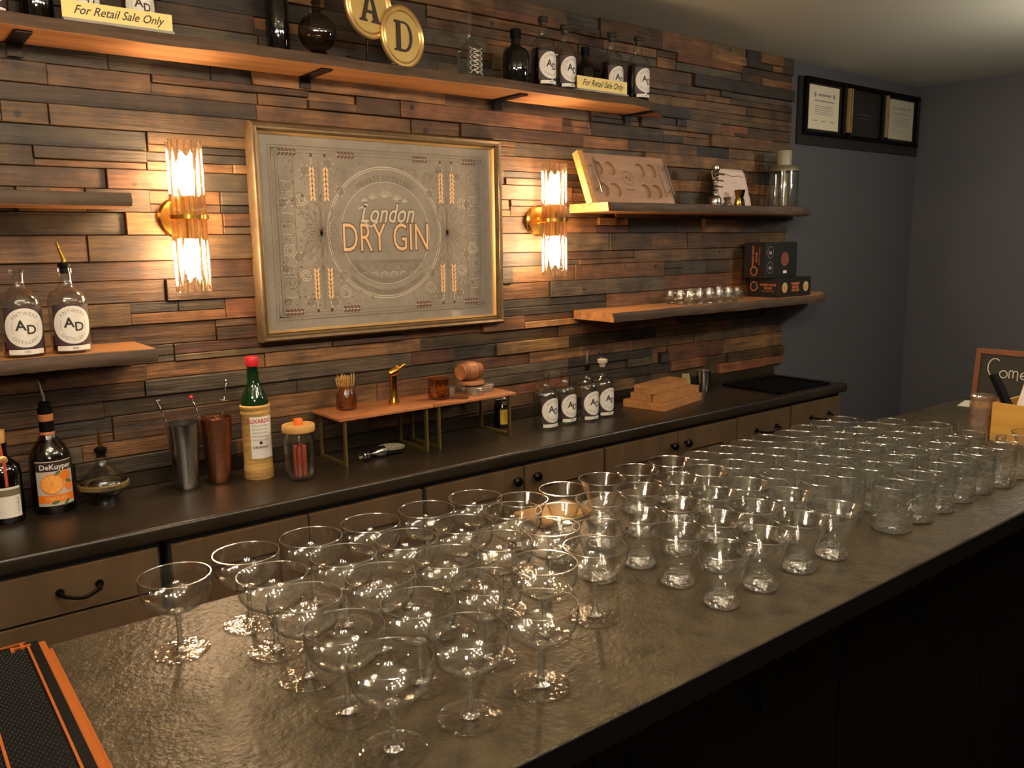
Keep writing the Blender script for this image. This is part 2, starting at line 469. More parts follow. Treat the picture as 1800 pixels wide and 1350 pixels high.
def mirror_material():
    m, nt, out = nodes('antiqued_mirror')
    tc = N(nt, 'ShaderNodeTexCoord')
    no = N(nt, 'ShaderNodeTexNoise'); no.inputs['Scale'].default_value = 7.0; no.inputs['Detail'].default_value = 8; no.inputs['Roughness'].default_value = 0.7
    L(nt, tc.outputs['Object'], no.inputs['Vector'])
    rp = N(nt, 'ShaderNodeValToRGB'); rp.color_ramp.elements[0].position = 0.35; rp.color_ramp.elements[1].position = 0.7
    rp.color_ramp.elements[0].color = (0.62, 0.62, 0.62, 1); rp.color_ramp.elements[1].color = (0.86, 0.86, 0.86, 1)
    L(nt, no.outputs[0], rp.inputs[0])
    g = N(nt, 'ShaderNodeBsdfGlossy'); g.inputs[0].default_value = (0.80, 0.76, 0.70, 1); g.inputs['Roughness'].default_value = 0.04
    d = N(nt, 'ShaderNodeBsdfDiffuse'); d.inputs[0].default_value = c('#9c9284')
    ms = N(nt, 'ShaderNodeMixShader'); L(nt, rp.outputs[0], ms.inputs[0]); L(nt, g.outputs[0], ms.inputs[1]); L(nt, d.outputs[0], ms.inputs[2])
    L(nt, ms.outputs[0], out.inputs[0]); return m
M['mirror'] = mirror_material()
# ------------------------------------------------------------------ the room
WY = 2.262            # plane of the back wall
CLAD_Y = 2.245        # mean face of the planks
ZB = 1.07             # bar top
ZC = 1.01             # back counter top
XR = 4.53             # far right wall
CEIL = 2.40

MB().box(-1.6, XR + .1, WY, WY + .12, 0, CEIL + .1).build('wall_back', M['drywall'], smooth=0, kind='structure')
MB().box(XR, XR + .1, -3.1, WY, 0, CEIL + .1).build('wall_right', M['drywall'], smooth=0, kind='structure')
MB().box(-1.7, -1.6, -3.1, WY + .12, 0, CEIL + .1).build('wall_left', M['drywall'], smooth=0, kind='structure')
MB().box(-1.7, XR + .1, -3.2, -3.1, 0, CEIL + .1).build('wall_front', M['roomwall'], smooth=0, kind='structure')
MB().box(-1.7, XR + .1, -3.2, WY + .12, CEIL, CEIL + .12).build('ceiling', M['ceiling'], smooth=0, kind='structure')
MB().box(-1.7, XR + .1, -3.2, WY + .12, -.1, 0).build('floor', M['floor'], smooth=0, kind='structure')
# cream railing trim on the wall behind the viewer, seen in the mirror
t = MB()
for z in (1.87, 1.72, 1.19, 1.08): t.box(2.4, 4.3, -3.1, -3.07, z, z + .045)
for x in (3.3, 4.2): t.box(x, x + .05, -3.1, -3.065, .9, 1.9)
t.build('trim_1', M['rail'], smooth=0, kind='structure')

# reclaimed plank cladding
rng = random.Random(21)
pal = ['#6b4d30', '#7a5836', '#85633f', '#5a4936', '#4a4034', '#80583a', '#8c6440', '#685038', '#544a3e', '#96704a', '#83553a', '#61523c', '#70573e', '#5c5446', '#4d463a', '#78603f']
clad = MB()
z = 1.052
x_end = 3.357
while z < CEIL - .004:
    band = rng.choice([.036, .042, .048, .056, .064, .046])
    if z + band > CEIL - .02: band = CEIL - z
    x = -1.0 + rng.uniform(0, .2)
    while x < x_end:
        ln = rng.choice([.10, .16, .22, .28, .36, .46, .60]) * rng.uniform(.85, 1.15)
        x2 = min(x + ln, x_end)
        if x_end - x2 < .05: x2 = x_end
        subs = [(z, z + band, [(x, x2)])]
        if band > .045 and rng.random() < .42:
            h = band * rng.choice([.5, .5, .38, .62]); cut = x + (x2 - x) * rng.uniform(.3, .7)
            subs = [(z, z + h, [(x, cut), (cut, x2)] if rng.random() < .5 else [(x, x2)]),
                    (z + h, z + band, [(x, x2)] if rng.random() < .5 else [(x, cut), (cut, x2)])]
        for (za, zb_, spans) in subs:
            for (xa, xb) in spans:
                col = list(c(rng.choice(pal))); k = rng.choice([.38, .55, .72, .85, .95, 1.05]) * rng.uniform(.9, 1.1)
                clad.col = (col[0]*k*1.06, col[1]*k*.97, col[2]*k*.84, 1)
                y0 = CLAD_Y + rng.choice([-.010, -.006, -.002, .002, .006, .003]) + rng.uniform(-.002, .002)
                g = .0007
                x0_, x1_, z0_, z1_ = xa + g, xb - g, za + g, zb_ - g
                b_ = .0014; w_ = WY
                vs = [(x0_+b_, y0, z0_+b_), (x1_-b_, y0, z0_+b_), (x1_-b_, y0, z1_-b_), (x0_+b_, y0, z1_-b_),
                      (x0_, y0+b_, z0_), (x1_, y0+b_, z0_), (x1_, y0+b_, z1_), (x0_, y0+b_, z1_),
                      (x0_, w_, z0_), (x1_, w_, z0_), (x1_, w_, z1_), (x0_, w_, z1_)]
                clad.add(vs, [(0,1,2,3), (0,4,5,1), (1,5,6,2), (2,6,7,3), (3,7,4,0), (4,8,9,5), (5,9,10,6), (6,10,11,7), (7,11,8,4)])
        x = x2
    z += band
clad.build('trim_2', M['planks'], smooth=0, kind='structure')

# ------------------------------------------------------------------ back counter, cabinets
ct = MB()
def edge_profile(mb, x0, x1, yf, yb, zt, th, r=.008):
    pr = [(yb, zt)]
    for i in range(5):
        a = PI/2 * i/4; pr.append((yf + r - r*math.sin(a), zt - r + r*math.cos(a)))
    for i in range(5):
        a = PI/2 * i/4; pr.append((yf + r - r*math.cos(a), zt - th + r - r*math.sin(a)))
    pr.append((yb, zt - th))
    n = len(pr)
    vs = [(x0, a, b) for a, b in pr] + [(x1, a, b) for a, b in pr]
    fs = [tuple(range(n-1, -1, -1)), tuple(range(n, 2*n))] + [(i, (i+1) % n, (i+1) % n + n, i + n) for i in range(n)]
    mb.add(vs, fs)
edge_profile(ct, -1.2, 3.284, 1.872, WY - .005, ZC, .036)
worktop = ct.build('back_counter_top', M['counter'])
tag(worktop, 'long dark stone-look back counter top below the plank wall', 'countertop')
bs = MB().bbox(-1.2, 3.284, 2.236, WY - .001, ZC + .0003, 1.051, .002).build('backsplash', M['counter'])
tag(bs, 'low dark stone backsplash strip standing behind the counter under the planks', 'backsplash')

CABF = 1.895
def knob(parent, x, z):
    m = MB(); R_ = T(x, CABF - .018, z) @ RX(PI/2)
    m.lathe([(0, .030), (.010, .029), (.015, .023), (.014, .016), (.006, .011), (.005, .0), (0, 0)], 16, R_)
    m.build('knob', M['bronze'], parent)
def pull(parent, x0, x1, z):
    m = MB(); y = CABF - .018
    pts = [(x0, y, z), (x0 + .004, y - .022, z - .003)]
    for i in range(7):
        t_ = i / 6; pts.append((x0 + .012 + (x1 - x0 - .024)*t_, y - .027 - .004*math.sin(PI*t_), z - .004 - .006*math.sin(PI*t_)))
    pts += [(x1 - .004, y - .022, z - .003), (x1, y, z)]
    m.tube(pts, .0042, 8)
    for x in (x0, x1): m.lathe([(0, .004), (.008, .004), (.009, 0), (0, 0)], 12, T(x, y + .001, z) @ RX(PI/2))
    m.build('handle', M['bronze'], parent)
def front_panel(name, parent, x0, x1, z0, z1, stile=.045):
    m = MB(); y0 = CABF - .018; y1 = CABF
    m.bbox(x0, x1, y0 + .005, y1, z0, z1, .001)
    return m.build(name, M['cab'], parent)
def shaker_panel(name, parent, x0, x1, z0, z1, s=.075):
    m = MB(); y0 = CABF - .018; y1 = CABF
    m.bbox(x0, x0 + s, y0, y1, z0, z1, .0015); m.bbox(x1 - s, x1, y0, y1, z0, z1, .0015)
    m.bbox(x0 + s, x1 - s, y0, y1, z1 - s, z1, .0015); m.bbox(x0 + s, x1 - s, y0, y1, z0, z0 + s, .0015)
    m.box(x0 + s - .002, x1 - s + .002, y0 + .008, y1, z0 + s - .002, z1 - s + .002)
    return m.build(name, M['cab'], parent)
def cabinet(name, label, x0, x1):
    t_ = thing(name, label, 'cabinet', (0, 0, 0))
    b_ = MB(); b_.box(x0 + .001, x1 - .001, CABF, WY - .002, .09, ZC - .037); b_.box(x0 + .001, x1 - .001, CABF + .05, WY - .02, 0.0, .09)
    b_.build('body', M['cabdark'], t_, smooth=0)
    return t_
TOPZ = .960
k1 = cabinet('drawer_cabinet', 'taupe wood drawer cabinet at left end of back counter, curved dark pull', -.35, .470)
for (za, zb_, hz) in ((.862, TOPZ, .912), (.62, .856, .78), (.36, .614, .53), (.10, .354, .27)):
    d_ = front_panel('drawer', k1, -.34, .462, za, zb_)
    pull(d_, .262, .338, hz) if za > .8 else pull(d_, .0, .12, hz)
k2 = cabinet('door_cabinet', 'taupe wood cabinet door under the counter below the straw bottle', .486, 1.158)
for a, b_ in ((.490, .818), (.822, 1.152)):
    d_ = shaker_panel('door', k2, a, b_, .10, TOPZ); knob(d_, b_ - .04 if a < .6 else a + .04, .72)
k3 = cabinet('door_cabinet', 'taupe wood double-door cabinet under the bottles, two round knobs near its middle', 1.162, 1.846)
d_ = shaker_panel('door', k3, 1.166, 1.508, .10, TOPZ); knob(d_, 1.473, .924)
d_ = shaker_panel('door', k3, 1.514, 1.842, .10, TOPZ); knob(d_, 1.548, .926)
k4 = cabinet('door_cabinet', 'taupe wood double-door cabinet below the kraft box stack, two round knobs', 1.850, 2.538)
d_ = shaker_panel('door', k4, 1.854, 2.202, .10, TOPZ); knob(d_, 2.168, .918)
d_ = shaker_panel('door', k4, 2.208, 2.534, .10, TOPZ); knob(d_, 2.240, .918)
k5 = cabinet('drawer_cabinet', 'taupe wood drawer cabinet, second from the right end of the counter', 2.542, 2.890)
d_ = front_panel('drawer', k5, 2.546, 2.886, .80, TOPZ); pull(d_, 2.66, 2.79, .897)
d_ = front_panel('drawer', k5, 2.546, 2.886, .46, .795); pull(d_, 2.66, 2.79, .66)
d_ = front_panel('drawer', k5, 2.546, 2.886, .10, .455); pull(d_, 2.66, 2.79, .33)
k6 = cabinet('drawer_cabinet', 'taupe wood drawer cabinet at the right end of the back counter', 2.894, 3.256)
d_ = front_panel('drawer', k6, 2.898, 3.252, .80, TOPZ); pull(d_, 3.03, 3.16, .897)
d_ = front_panel('drawer', k6, 2.898, 3.252, .46, .795); pull(d_, 3.03, 3.16, .66)
d_ = front_panel('drawer', k6, 2.898, 3.252, .10, .455); pull(d_, 3.03, 3.16, .33)

# ------------------------------------------------------------------ the bar
bar = thing('bar', 'long serving bar with brown leathered stone top and near-black panelled front', 'bar', (0, 0, 0))
bt = MB(); 
pr = [(1.265, ZB), (.637, ZB), (.635, ZB - .002), (.635, ZB - .034), (1.265, ZB - .034)]
bt.add([(-.5, a, b) for a, b in pr] + [(3.35, a, b) for a, b in pr], [(4,3,2,1,0), (5,6,7,8,9)] + [(i, (i+1) % 5, (i+1) % 5 + 5, i + 5) for i in range(5)])
bt.build('countertop', M['bartop'], bar, smooth=0)
MB().box(-.5, 3.35, .6335, .6349, ZB - .0345, ZB - .0025).build('edge_band', M['barfront'], bar, smooth=0)
bf = MB(); bf.box(-.48, 3.33, .70, 1.20, 0, ZB - .034)
bf.build('body', M['barfront'], bar, smooth=0)
for i, x in enumerate((-.48, .09, .66, 1.23, 1.80, 2.37, 2.94)):
    MB().bbox(x + .004, min(x + .566, 3.33), .685, .70, .08, ZB - .036, .003).build('front_panel', M['barfront'], bar)
for x in (.34, .72, .98, 1.45, 1.95):
    m = MB(); m.tube([(x, .685, .955), (x, .668, .952), (x, .662, .940), (x, .670, .932)], .0028, 8)
    m.lathe([(0, .004), (.007, .003), (.008, 0), (0, 0)], 14, T(x, .685, .955) @ RX(PI/2))
    m.build('bag_hook', M['black'], bar)

# ------------------------------------------------------------------ sconces
def sconce(x, label):
    s_ = thing('wall_sconce', label, 'wall lamp', (x, CLAD_Y - .01, 1.694), 0, 'pair of crystal tube sconces')
    MB().lathe([(0, 0), (.052, 0), (.052, .006), (.046, .012), (0, .014)], 40, RX(PI/2)).build('backplate', M['brass'], s_)
    m = MB(); m.tube([(0, -.01, 0), (0, -.05, 0)], .007, 12); m.lathe([(0, 0), (.012, 0), (.012, .006), (0, .006)], 16, T(0, -.012, 0) @ RX(PI/2))
    m.build('arm', M['brass'], s_)
    cyl = T(0, -.088, 0)
    m = MB()
    m.lathe([(.0455, -.005), (.0475, -.005), (.0475, .005), (.0455, .005), (.0455, -.005)], 40, cyl)
    m.lathe([(0, -.004), (.020, -.004), (.020, .004), (0, .004)], 24, cyl)
    for i in range(4): m.tube([(0, -.088, 0), (.046*math.cos(PI/4 + i*PI/2), -.088 + .046*math.sin(PI/4 + i*PI/2), 0)], .003, 6)
    m.build('ring_band', M['brass'], s_)
    m = MB(); nr = 14
    for i in range(nr):
        a = 2*PI*(i+.5)/nr; q = .0355
        m.lathe([(0, -.184), (.005, -.184), (.0076, -.181), (.0076, .181), (.005, .184), (0, .184)], 10, T(q*math.cos(a), -.088 + q*math.sin(a), 0))
    m.build('crystal_shade', M['fluted'], s_)
    for sg in (-1, 1):
        m = MB(); m.lathe([(0, .148), (.010, .146), (.016, .138), (.019, .120), (.019, .085), (.014, .062), (.010, .054), (0, .052)], 24, cyl @ (Matrix.Identity(4) if sg > 0 else RX(PI)))
        m.build('bulb', M['bulb'], s_)
        m = MB(); m.lathe([(0, .004), (.009, .004), (.009, .053), (0, .053)], 16, cyl @ (Matrix.Identity(4) if sg > 0 else RX(PI)))
        m.build('socket', M['brass'], s_)
    return s_
sconce(.668, 'lit crystal-rod tube sconce on brass plate, left of the framed mirror')
sconce(1.869, 'lit crystal-rod tube sconce on brass plate, right of the framed mirror')

# ------------------------------------------------------------------ framed mirror
def sweep_frame(mb, x0, x1, z0, z1, prof):
    vs = []; n = len(prof)
    for (d, y) in prof:
        vs += [(x0 + d, y, z0 + d), (x1 - d, y, z0 + d), (x1 - d, y, z1 - d), (x0 + d, y, z1 - d)]
    fs = []
    for k in range(n):
        k2 = (k + 1) % n
        for i in range(4):
            j = (i + 1) % 4; fs.append((k*4 + i, k*4 + j, k2*4 + j, k2*4 + i))
    mb.add(vs, fs)
mir = thing('wall_mirror', 'large framed antiqued mirror etched with London Dry Gin, between the two sconces', 'mirror', (.888, 2.228, 1.388))
MW, MH = .776, .530
m = MB(); sweep_frame(m, -.030, MW + .030, -.030, MH + .030, [(0, .012), (0, -.022), (.006, -.030), (.013, -.026), (.018, -.028), (.022, -.012), (.022, .012)])
m.build('frame', M['frame'], mir)
m = MB(); sweep_frame(m, -.009, MW + .009, -.009, MH + .009, [(0, .004), (0, -.010), (.003, -.014), (.009, -.004), (.009, .004)])
m.build('gilt_lip', M['goldlip'], mir)
MB().box(-.006, MW + .006, 0, .008, -.006, MH + .006).build('mirror_glass', M['mirror'], mir, smooth=0)
CU = .387
LW = 1.45
def P(d):
    def f(a, b): return (a, -d, b)
    return f
M['etchdark'] = mat('dark_etched_line', c('#6b5c4c'), 0.6)
M['etchpale'] = mat('pale_etched_line', c('#b9ab96'), 0.6)
M['giltletter'] = mat('copper_gilt_letter', c('#d2a878'), 0.5)
MS = mat('brown_sprig_paint', c('#5a3324'), .6)
dk = MB(); pl = MB(); gd = MB(); rd = MB(); ol = MB()
f1, f2 = P(.0008), P(.0014)
def arc(cx, cz, R, a0, a1, n=40): return [(cx + R*math.cos(a0 + (a1-a0)*i/n), cz + R*math.sin(a0 + (a1-a0)*i/n)) for i in range(n+1)]
def both(fn):           # left-right symmetric pattern about the mirror's middle
    fn(lambda u: u); fn(lambda u: 2*CU - u)
def rect(mb, u0, u1, v0, v1, w): mb.ribbon([(u0,v0),(u1,v0),(u1,v1),(u0,v1)], w, f1, True)
class WB(MB):
    def ribbon(s, pts, w, fn, closed=False): return MB.ribbon(s, pts, w*LW, fn, closed)
dk = WB(); pl = WB()
for d, w in ((.026, .0022), (.034, .0012)): rect(dk, d, MW-d, d, MH-d, w)
rect(dk, .044, MW-.044, .044, MH-.044, .001)
def motif(u):
    for du in (.045, .052, .095): dk.ribbon([(u(du), .05), (u(du), MH-.05)], .0011, f1)
    # fan of petals round a centre at either side of the roundel
    cx, cz = u(.172), .268
    for k in range(20):
        a = 2*PI*k/20 + .15; R = .085 if abs(math.sin(a)) > .55 else .052
        pts = []
        for i in range(13):
            t_ = i/12; w_ = math.sin(PI*t_)**1.0 * .055 * (1 if i < 12 else 0)
            pts.append((cx + R*t_*math.cos(a) - w_*.16*math.sin(a), cz + R*t_*math.sin(a) + w_*.16*math.cos(a)))
        for i in range(12, -1, -1):
            t_ = i/12; w_ = math.sin(PI*t_)*.055
            pts.append((cx + R*t_*math.cos(a) + w_*.16*math.sin(a), cz + R*t_*math.sin(a) - w_*.16*math.cos(a)))
        dk.ribbon(pts, .0009, f1, True)
    for s_ in (-1, 1):
        for q in (0, 1):
            dk.ribbon(arc(cx + s_*.017, cz + (.098 if q else -.098), .015, 0, 2*PI, 20), .0010, f1)
        dk.ribbon([(cx + s_*.002, .05), (cx + s_*.002, MH - .05)], .0009, f1)
    # scrolls
    for (sx, sz, R0, tw) in ((.070, .40, .022, 1), (.115, .36, .018, -1), (.072, .30, .02, 1), (.075, .22, .02, -1), (.078, .13, .024, 1), (.118, .15, .018, -1), (.060, .075, .012, 1), (.24, .43, .02, 1), (.24, .10, .02, -1)):
        pts = [(u(sx) + R0*(1-.07*i/3)*math.cos(tw*i*.42), sz + R0*(1-.07*i/3)*math.sin(tw*i*.42)) for i in range(32)]
        (dk if tw > 0 else pl).ribbon(pts, .0011, f1)
    # pairs of wheat ears, gilded
    for wu in (-.021, .021):
        for (v0, v1, up) in ((.365, .445, -1), (.085, .160, 1)):
            n_ = 7; we = MB()
            for i in range(n_):
                vz = v0 + (v1 - v0)*i/(n_-1)
                for s_ in (-1, 1):
                    cx2, cz2 = cx + wu + s_*.0035, vz
                    a = s_*.45
                    pts = [(cx2 + .0042*math.cos(b)*math.cos(a) - .0085*math.sin(b)*math.sin(a)*up*-1, cz2 + .0085*math.sin(b)) for b in [2*PI*j/10 for j in range(10)]]
                    we.poly(pts, f2)
            we.build('wheat_ear', M['giltletter'], mir, smooth=0)
            e0 = v1 if up < 0 else v0
            pl.ribbon([(cx + wu, e0), (cx + wu, e0 - .035*up)], .0012, f1)
            rd.poly([(cx + wu + .004*math.cos(b), e0 - .037*up + .006*math.sin(b)) for b in [2*PI*j/8 for j in range(8)]], f1)
    for (sx, sz, R0) in ((.20, .46, .011), (.235, .385, .010), (.130, .44, .010), (.095, .355, .010), (.10, .20, .010), (.235, .145, .011), (.205, .07, .010), (.13, .075, .010), (.06, .35, .009), (.06, .17, .009)):
        for q in range(3): dk.ribbon(arc(u(sx), sz, R0*(1 - .3*q), 0, 2*PI, 14), .0008, f1)
        for q in range(6): pl.poly([(u(sx) + R0*1.5*math.cos(q*PI/3) + .0016*math.cos(b), sz + R0*1.5*math.sin(q*PI/3) + .0022*math.sin(b)) for b in [2*PI*j/7 for j in range(7)]], f1)
    for k in range(12):
        dk.ribbon([(u(.037), .10 + .028*k), (u(.044), .114 + .028*k), (u(.037), .128 + .028*k)], .0009, f1)
        pl.ribbon([(u(.057 + .0*k), .09 + .029*k), (u(.090), .09 + .029*k)], .0006, f1)
    # corner fans
    for cz2 in (.052, MH - .052):
        for k in range(5):
            a = (PI/2)*k/4; sg = 1 if cz2 < .2 else -1
            dk.ribbon([(u(.034), cz2 - sg*.018), (u(.034 + .03*math.cos(a)), cz2 - sg*.018 + sg*.03*math.sin(a))], .0012, f1)
both(motif)
# horizontal sprigs of dark wheat along top and bottom
for v in (.487, .047):
    for u0 in (.080, .258, .507, .690):
        sp_ = MB()
        for i in range(5):
            for s_ in (-1, 1):
                cx, cz = u0 - .022 + i*.011, v + s_*.0055
                a = s_*-.7
                sp_.poly([(cx + .0062*math.cos(b)*math.cos(a) - .0028*math.sin(b)*math.sin(a), cz + .0062*math.cos(b)*math.sin(a) + .0028*math.sin(b)*math.cos(a)) for b in [2*PI*j/9 for j in range(9)]], f2)
        sp_.build('brown_sprig', MS, mir, smooth=0)
        pl.ribbon([(u0 - .03, v), (u0 + .028, v)], .0009, f1)
# roundel
RC = (CU - .003, .266)
for R, w in ((.193, .0016), (.187, .0012), (.150, .0010)): pl.ribbon(arc(RC[0], RC[1], R, 0, 2*PI, 90), w, f1)
ctr = lambda a, b: f2(RC[0] + a, RC[1] + b)
dk.text('PRIVATE DISTILLERY', .026, ringtext(.160, PI/2, ctr), xs=.86)
dk.text('MANUFACTURED IN LONDON COMPANY', .020, ringtext(.176, -PI/2, ctr, False), xs=.72)
# botanicals above the name
for k, (a, b, r_) in enumerate(((-.04, .105, .02), (0, .11, .024), (.04, .103, .02), (.065, .098, .012), (-.07, .098, .012))):
    for j in range(6):
        an = .5 + j*.42; pl.ribbon([(RC[0]+a, RC[1]+b-.008), (RC[0]+a + r_*math.cos(an)*.5 - .003, RC[1]+b-.008 + r_*math.sin(an)*.5), (RC[0]+a + r_*math.cos(an), RC[1]+b-.008 + r_*math.sin(an))], .0014, f1)
# London, slanted script with swash
ol.text('London', .078, lambda x, y: f1(CU + x, .322 + y), shear=.35, xs=.76, off=.0035)
pl.text('London', .078, lambda x, y: f2(CU + x, .322 + y), shear=.35, xs=.76, off=.0008)
pl.ribbon([(.318 - .03*t_/10 + .012*math.sin(t_*.5), .352 - .002*t_) for t_ in range(8)], .003, f2)
pl.ribbon([(.312 + .006*i, .298 - .004*math.sin(i*.5)*3) for i in range(8)], .003, f2)
# DRY GIN, tall condensed gilt capitals with a dark outline
ol.text('DRY GIN', .118, lambda x, y: P(.0012)(CU - .003 + x, .250 + y), xs=.64, off=.0032)
gd.text('DRY GIN', .118, lambda x, y: P(.0018)(CU - .003 + x, .250 + y), xs=.64, off=-.0008)
for v in (.186, .181): dk.ribbon([(.262, v), (.512, v)], .0014, f1)
for i in range(9):
    dk.ribbon(arc(.275 + i*.0285, .166, .012, 0, 2*PI, 16), .001, f1)
for i in range(6):
    pl.ribbon(arc(.305 + i*.033, .142, .010, 0, PI, 10), .001, f1)
for i in range(4): dk.ribbon(arc(CU-.003, .266, .135 + .004*i, PI*1.22, PI*1.78, 24), .0009, f1)
r2 = random.Random(5)
for i in range(520):       # loose foliage flecks of the etching
    u0, v0 = r2.uniform(.05, MW-.05), r2.uniform(.06, MH-.06)
    if math.hypot(u0-RC[0], v0-RC[1]) < .195: continue
    a = r2.uniform(0, PI); l = r2.uniform(.004, .009)
    (dk if i % 3 else rd).ribbon([(u0, v0), (u0 + l*.5*math.cos(a) + .001, v0 + l*.5*math.sin(a)), (u0 + l*math.cos(a), v0 + l*math.sin(a))], .0018, f1)
dk.build('etched_pattern', M['etchdark'], mir, smooth=0)
pl.build('frosted_pattern', M['etchpale'], mir, smooth=0)
gd.build('gilt_lettering', M['giltletter'], mir, smooth=0)
rd.build('fleck_pattern', MS, mir, smooth=0)
ol.build('letter_outline', mat('letter_outline_brown', c('#5e4630'), .6), mir, smooth=0)

# ------------------------------------------------------------------ shelves
def shelf(label, x0, x1, y0, y1, z0, z1, seed, left_taper=0, right_taper=0, brackets=()):
    t_ = thing('wall_shelf', label, 'shelf', (0, 0, 0))
    rr = random.Random(seed); n = 48
    fr = []
    for i in range(n+1):
        x = x0 + (x1-x0)*i/n
        w = .006*math.sin(x*9 + seed) + .004*math.sin(x*23 + seed*2) + rr.uniform(-.0015, .0015)
        y = y0 + w
        if right_taper and x > x1 - right_taper: y += (y1-y0)*.75*((x - x1 + right_taper)/right_taper)**1.6
        if left_taper and x < x0 + left_taper: y += (y1-y0)*.4*((x0 + left_taper - x)/left_taper)**2
        fr.append((x, min(y, y1-.01)))
    bd = MB(); vs = []; fs = []
    for (x, y) in fr: vs += [(x, y + .004, z0), (x, y + .010, z1), (x, y1, z1), (x, y1, z0)]
    for i in range(n):
        a = i*4; b_ = a + 4
        fs += [(a+1, a+2, b_+2, b_+1), (a+3, a, b_, b_+3), (a+2, a+3, b_+3, b_+2), (a, a+1, b_+1, b_)]
    fs += [(0, 3, 2, 1), (n*4, n*4+1, n*4+2, n*4+3)]
    bd.add(vs, fs); bd.build('board', M['shelfwood'], t_, smooth=30)
    ed = MB(); vs = []; fs = []
    for (x, y) in fr: vs += [(x, y + .0035, z0 + .0005), (x, y - .003, z0 + (z1-z0)*.45), (x, y + .0035, z1 - .001), (x, y + .0098, z1 + .0004)]
    for i in range(n):
        a = i*4; b_ = a + 4; fs += [(a, b_, b_+1, a+1), (a+1, b_+1, b_+2, a+2), (a+2, b_+2, b_+3, a+3)]
    ed.add(vs, fs); ed.build('bark_edge', M['bark'], t_, smooth=50)
    for x in brackets:
        m_ = MB(); m_.box(x - .016, x + .016, y0 + .035, y1, z0 - .005, z0 - .0002); m_.box(x - .016, x + .016, y1 - .006, y1, z0 - .03, z0 - .005)
        m_.build('bracket', M['bronze'], t_, smooth=0)
    return t_
SY = CLAD_Y - .012
shelf('long live-edge wooden shelf running high above the mirror', -1.0, 2.44, 2.058, SY, 2.078, 2.105, 3, 0, .30, (.34, 1.035, 1.70, 2.30))
shelf('live-edge wooden shelf at right holding the round-hollow tray and chrome corkscrew', 2.015, 3.42, 2.03, SY, 1.722, 1.752, 8, 0, .30)
shelf('live-edge wooden shelf at right holding small tasting glasses and black boxes', 2.035, 3.56, 2.030, SY, 1.346, 1.377, 5, 0, .28)
shelf('lower left live-edge shelf holding bottles beside the left sconce', -1.0, .535, 2.03, SY, 1.358, 1.388, 12)
shelf('upper left live-edge shelf, empty, level with the sconce ring', -1.0, .515, 2.05, SY, 1.714, 1.744, 15)
# ------------------------------------------------------------------ round-label distillery bottles
def ad_label(t_, R, z0, rad, strip=True, pre='label', disc=True):
    f0, f1_, f2_ = wrap(R + .0006, z0), wrap(R + .0011, z0), wrap(R + .0016, z0)
    m = MB(); rect_on(m, -rad*1.06, rad*1.06, -rad*1.05, rad*1.05, f0, 14); lab = m.build('label', M['plum'], t_, smooth=60)
    m = MB(); disc_on(m, rad, f1_); m.build('label_disc', M['paper'], lab, smooth=60)
    m = MB()
    m.text('A', rad*.72, lambda x, y: f2_(x - rad*.20, y + rad*.10), off=rad*.018)
    m.text('D', rad*.66, lambda x, y: f2_(x + rad*.28, y - rad*.12), off=rad*.014)
    m.build('letters', M['ink'], lab, smooth=0)
    m = MB()
    m.text('ANTWERP', rad*.27, ringtext(rad*.74, PI/2, f2_), space=1.15)
    m.text('DISTILLERY', rad*.25, ringtext(rad*.76, -PI/2, f2_, False), space=1.1)
    m.ribbon([(rad*.62*math.cos(a), rad*.62*math.sin(a)) for a in [PI*.86 + .28*PI*i/10 for i in range(11)]], rad*.02, f2_)
    m.ribbon([(rad*.62*math.cos(a), rad*.62*math.sin(a)) for a in [-PI*.14 + .28*PI*i/10 for i in range(11)]], rad*.02, f2_)
    m.build('ring_text', M['greyink'], lab, smooth=0)
    if strip:
        m = MB(); rect_on(m, -rad*.9, rad*.9, -rad*1.36, -rad*1.10, f0, 12); st = m.build('lower_label', M['paper'], t_, smooth=60)
        m = MB(); m.text('GIN', rad*.17, lambda x, y: f1_(x, y - rad*1.23)); m.build('print', M['ink'], st, smooth=0)

def pourer(t_, z, R=.0095, tilt=.25, metal='steel', collar='black', L_=.045):
    m = MB(); m.lathe([(0, -.012), (R*.92, -.012), (R, .002), (R*1.35, .003), (R*1.35, .009), (R*.7, .013), (0, .014)], 18, T(0, 0, z))
    m.build('pourer_stopper', M[collar], t_)
    m = MB(); pts = [(0, 0, z + .012), (0, 0, z + .022), (-math.sin(tilt)*.012, 0, z + .034), (-math.sin(tilt)*.030, 0, z + .012 + L_)]
    m.tube(pts, [.0046, .0042, .0036, .0024], 10); m.build('pourer_spout', M[metal], t_)

def bottle_body(t_, prof, matr, n=36, name='glass_body'):
    m = MB(); m.lathe(prof, n); return m.build(name, matr, t_)

def ad_prof(R, h):
    k = h/.19
    return [(0, .004), (R*.75, .0035), (R*.93, .0), (R, .006), (R, .112*k), (R*.97, .122*k), (R*.84, .134*k), (R*.58, .142*k), (.018, .147*k), (.0138, .153*k), (.0128, .165*k), (.0128, h-.010), (.0158, h-.009), (.0158, h-.001), (.0145, h), (.0105, h), (.0105, h-.012)]

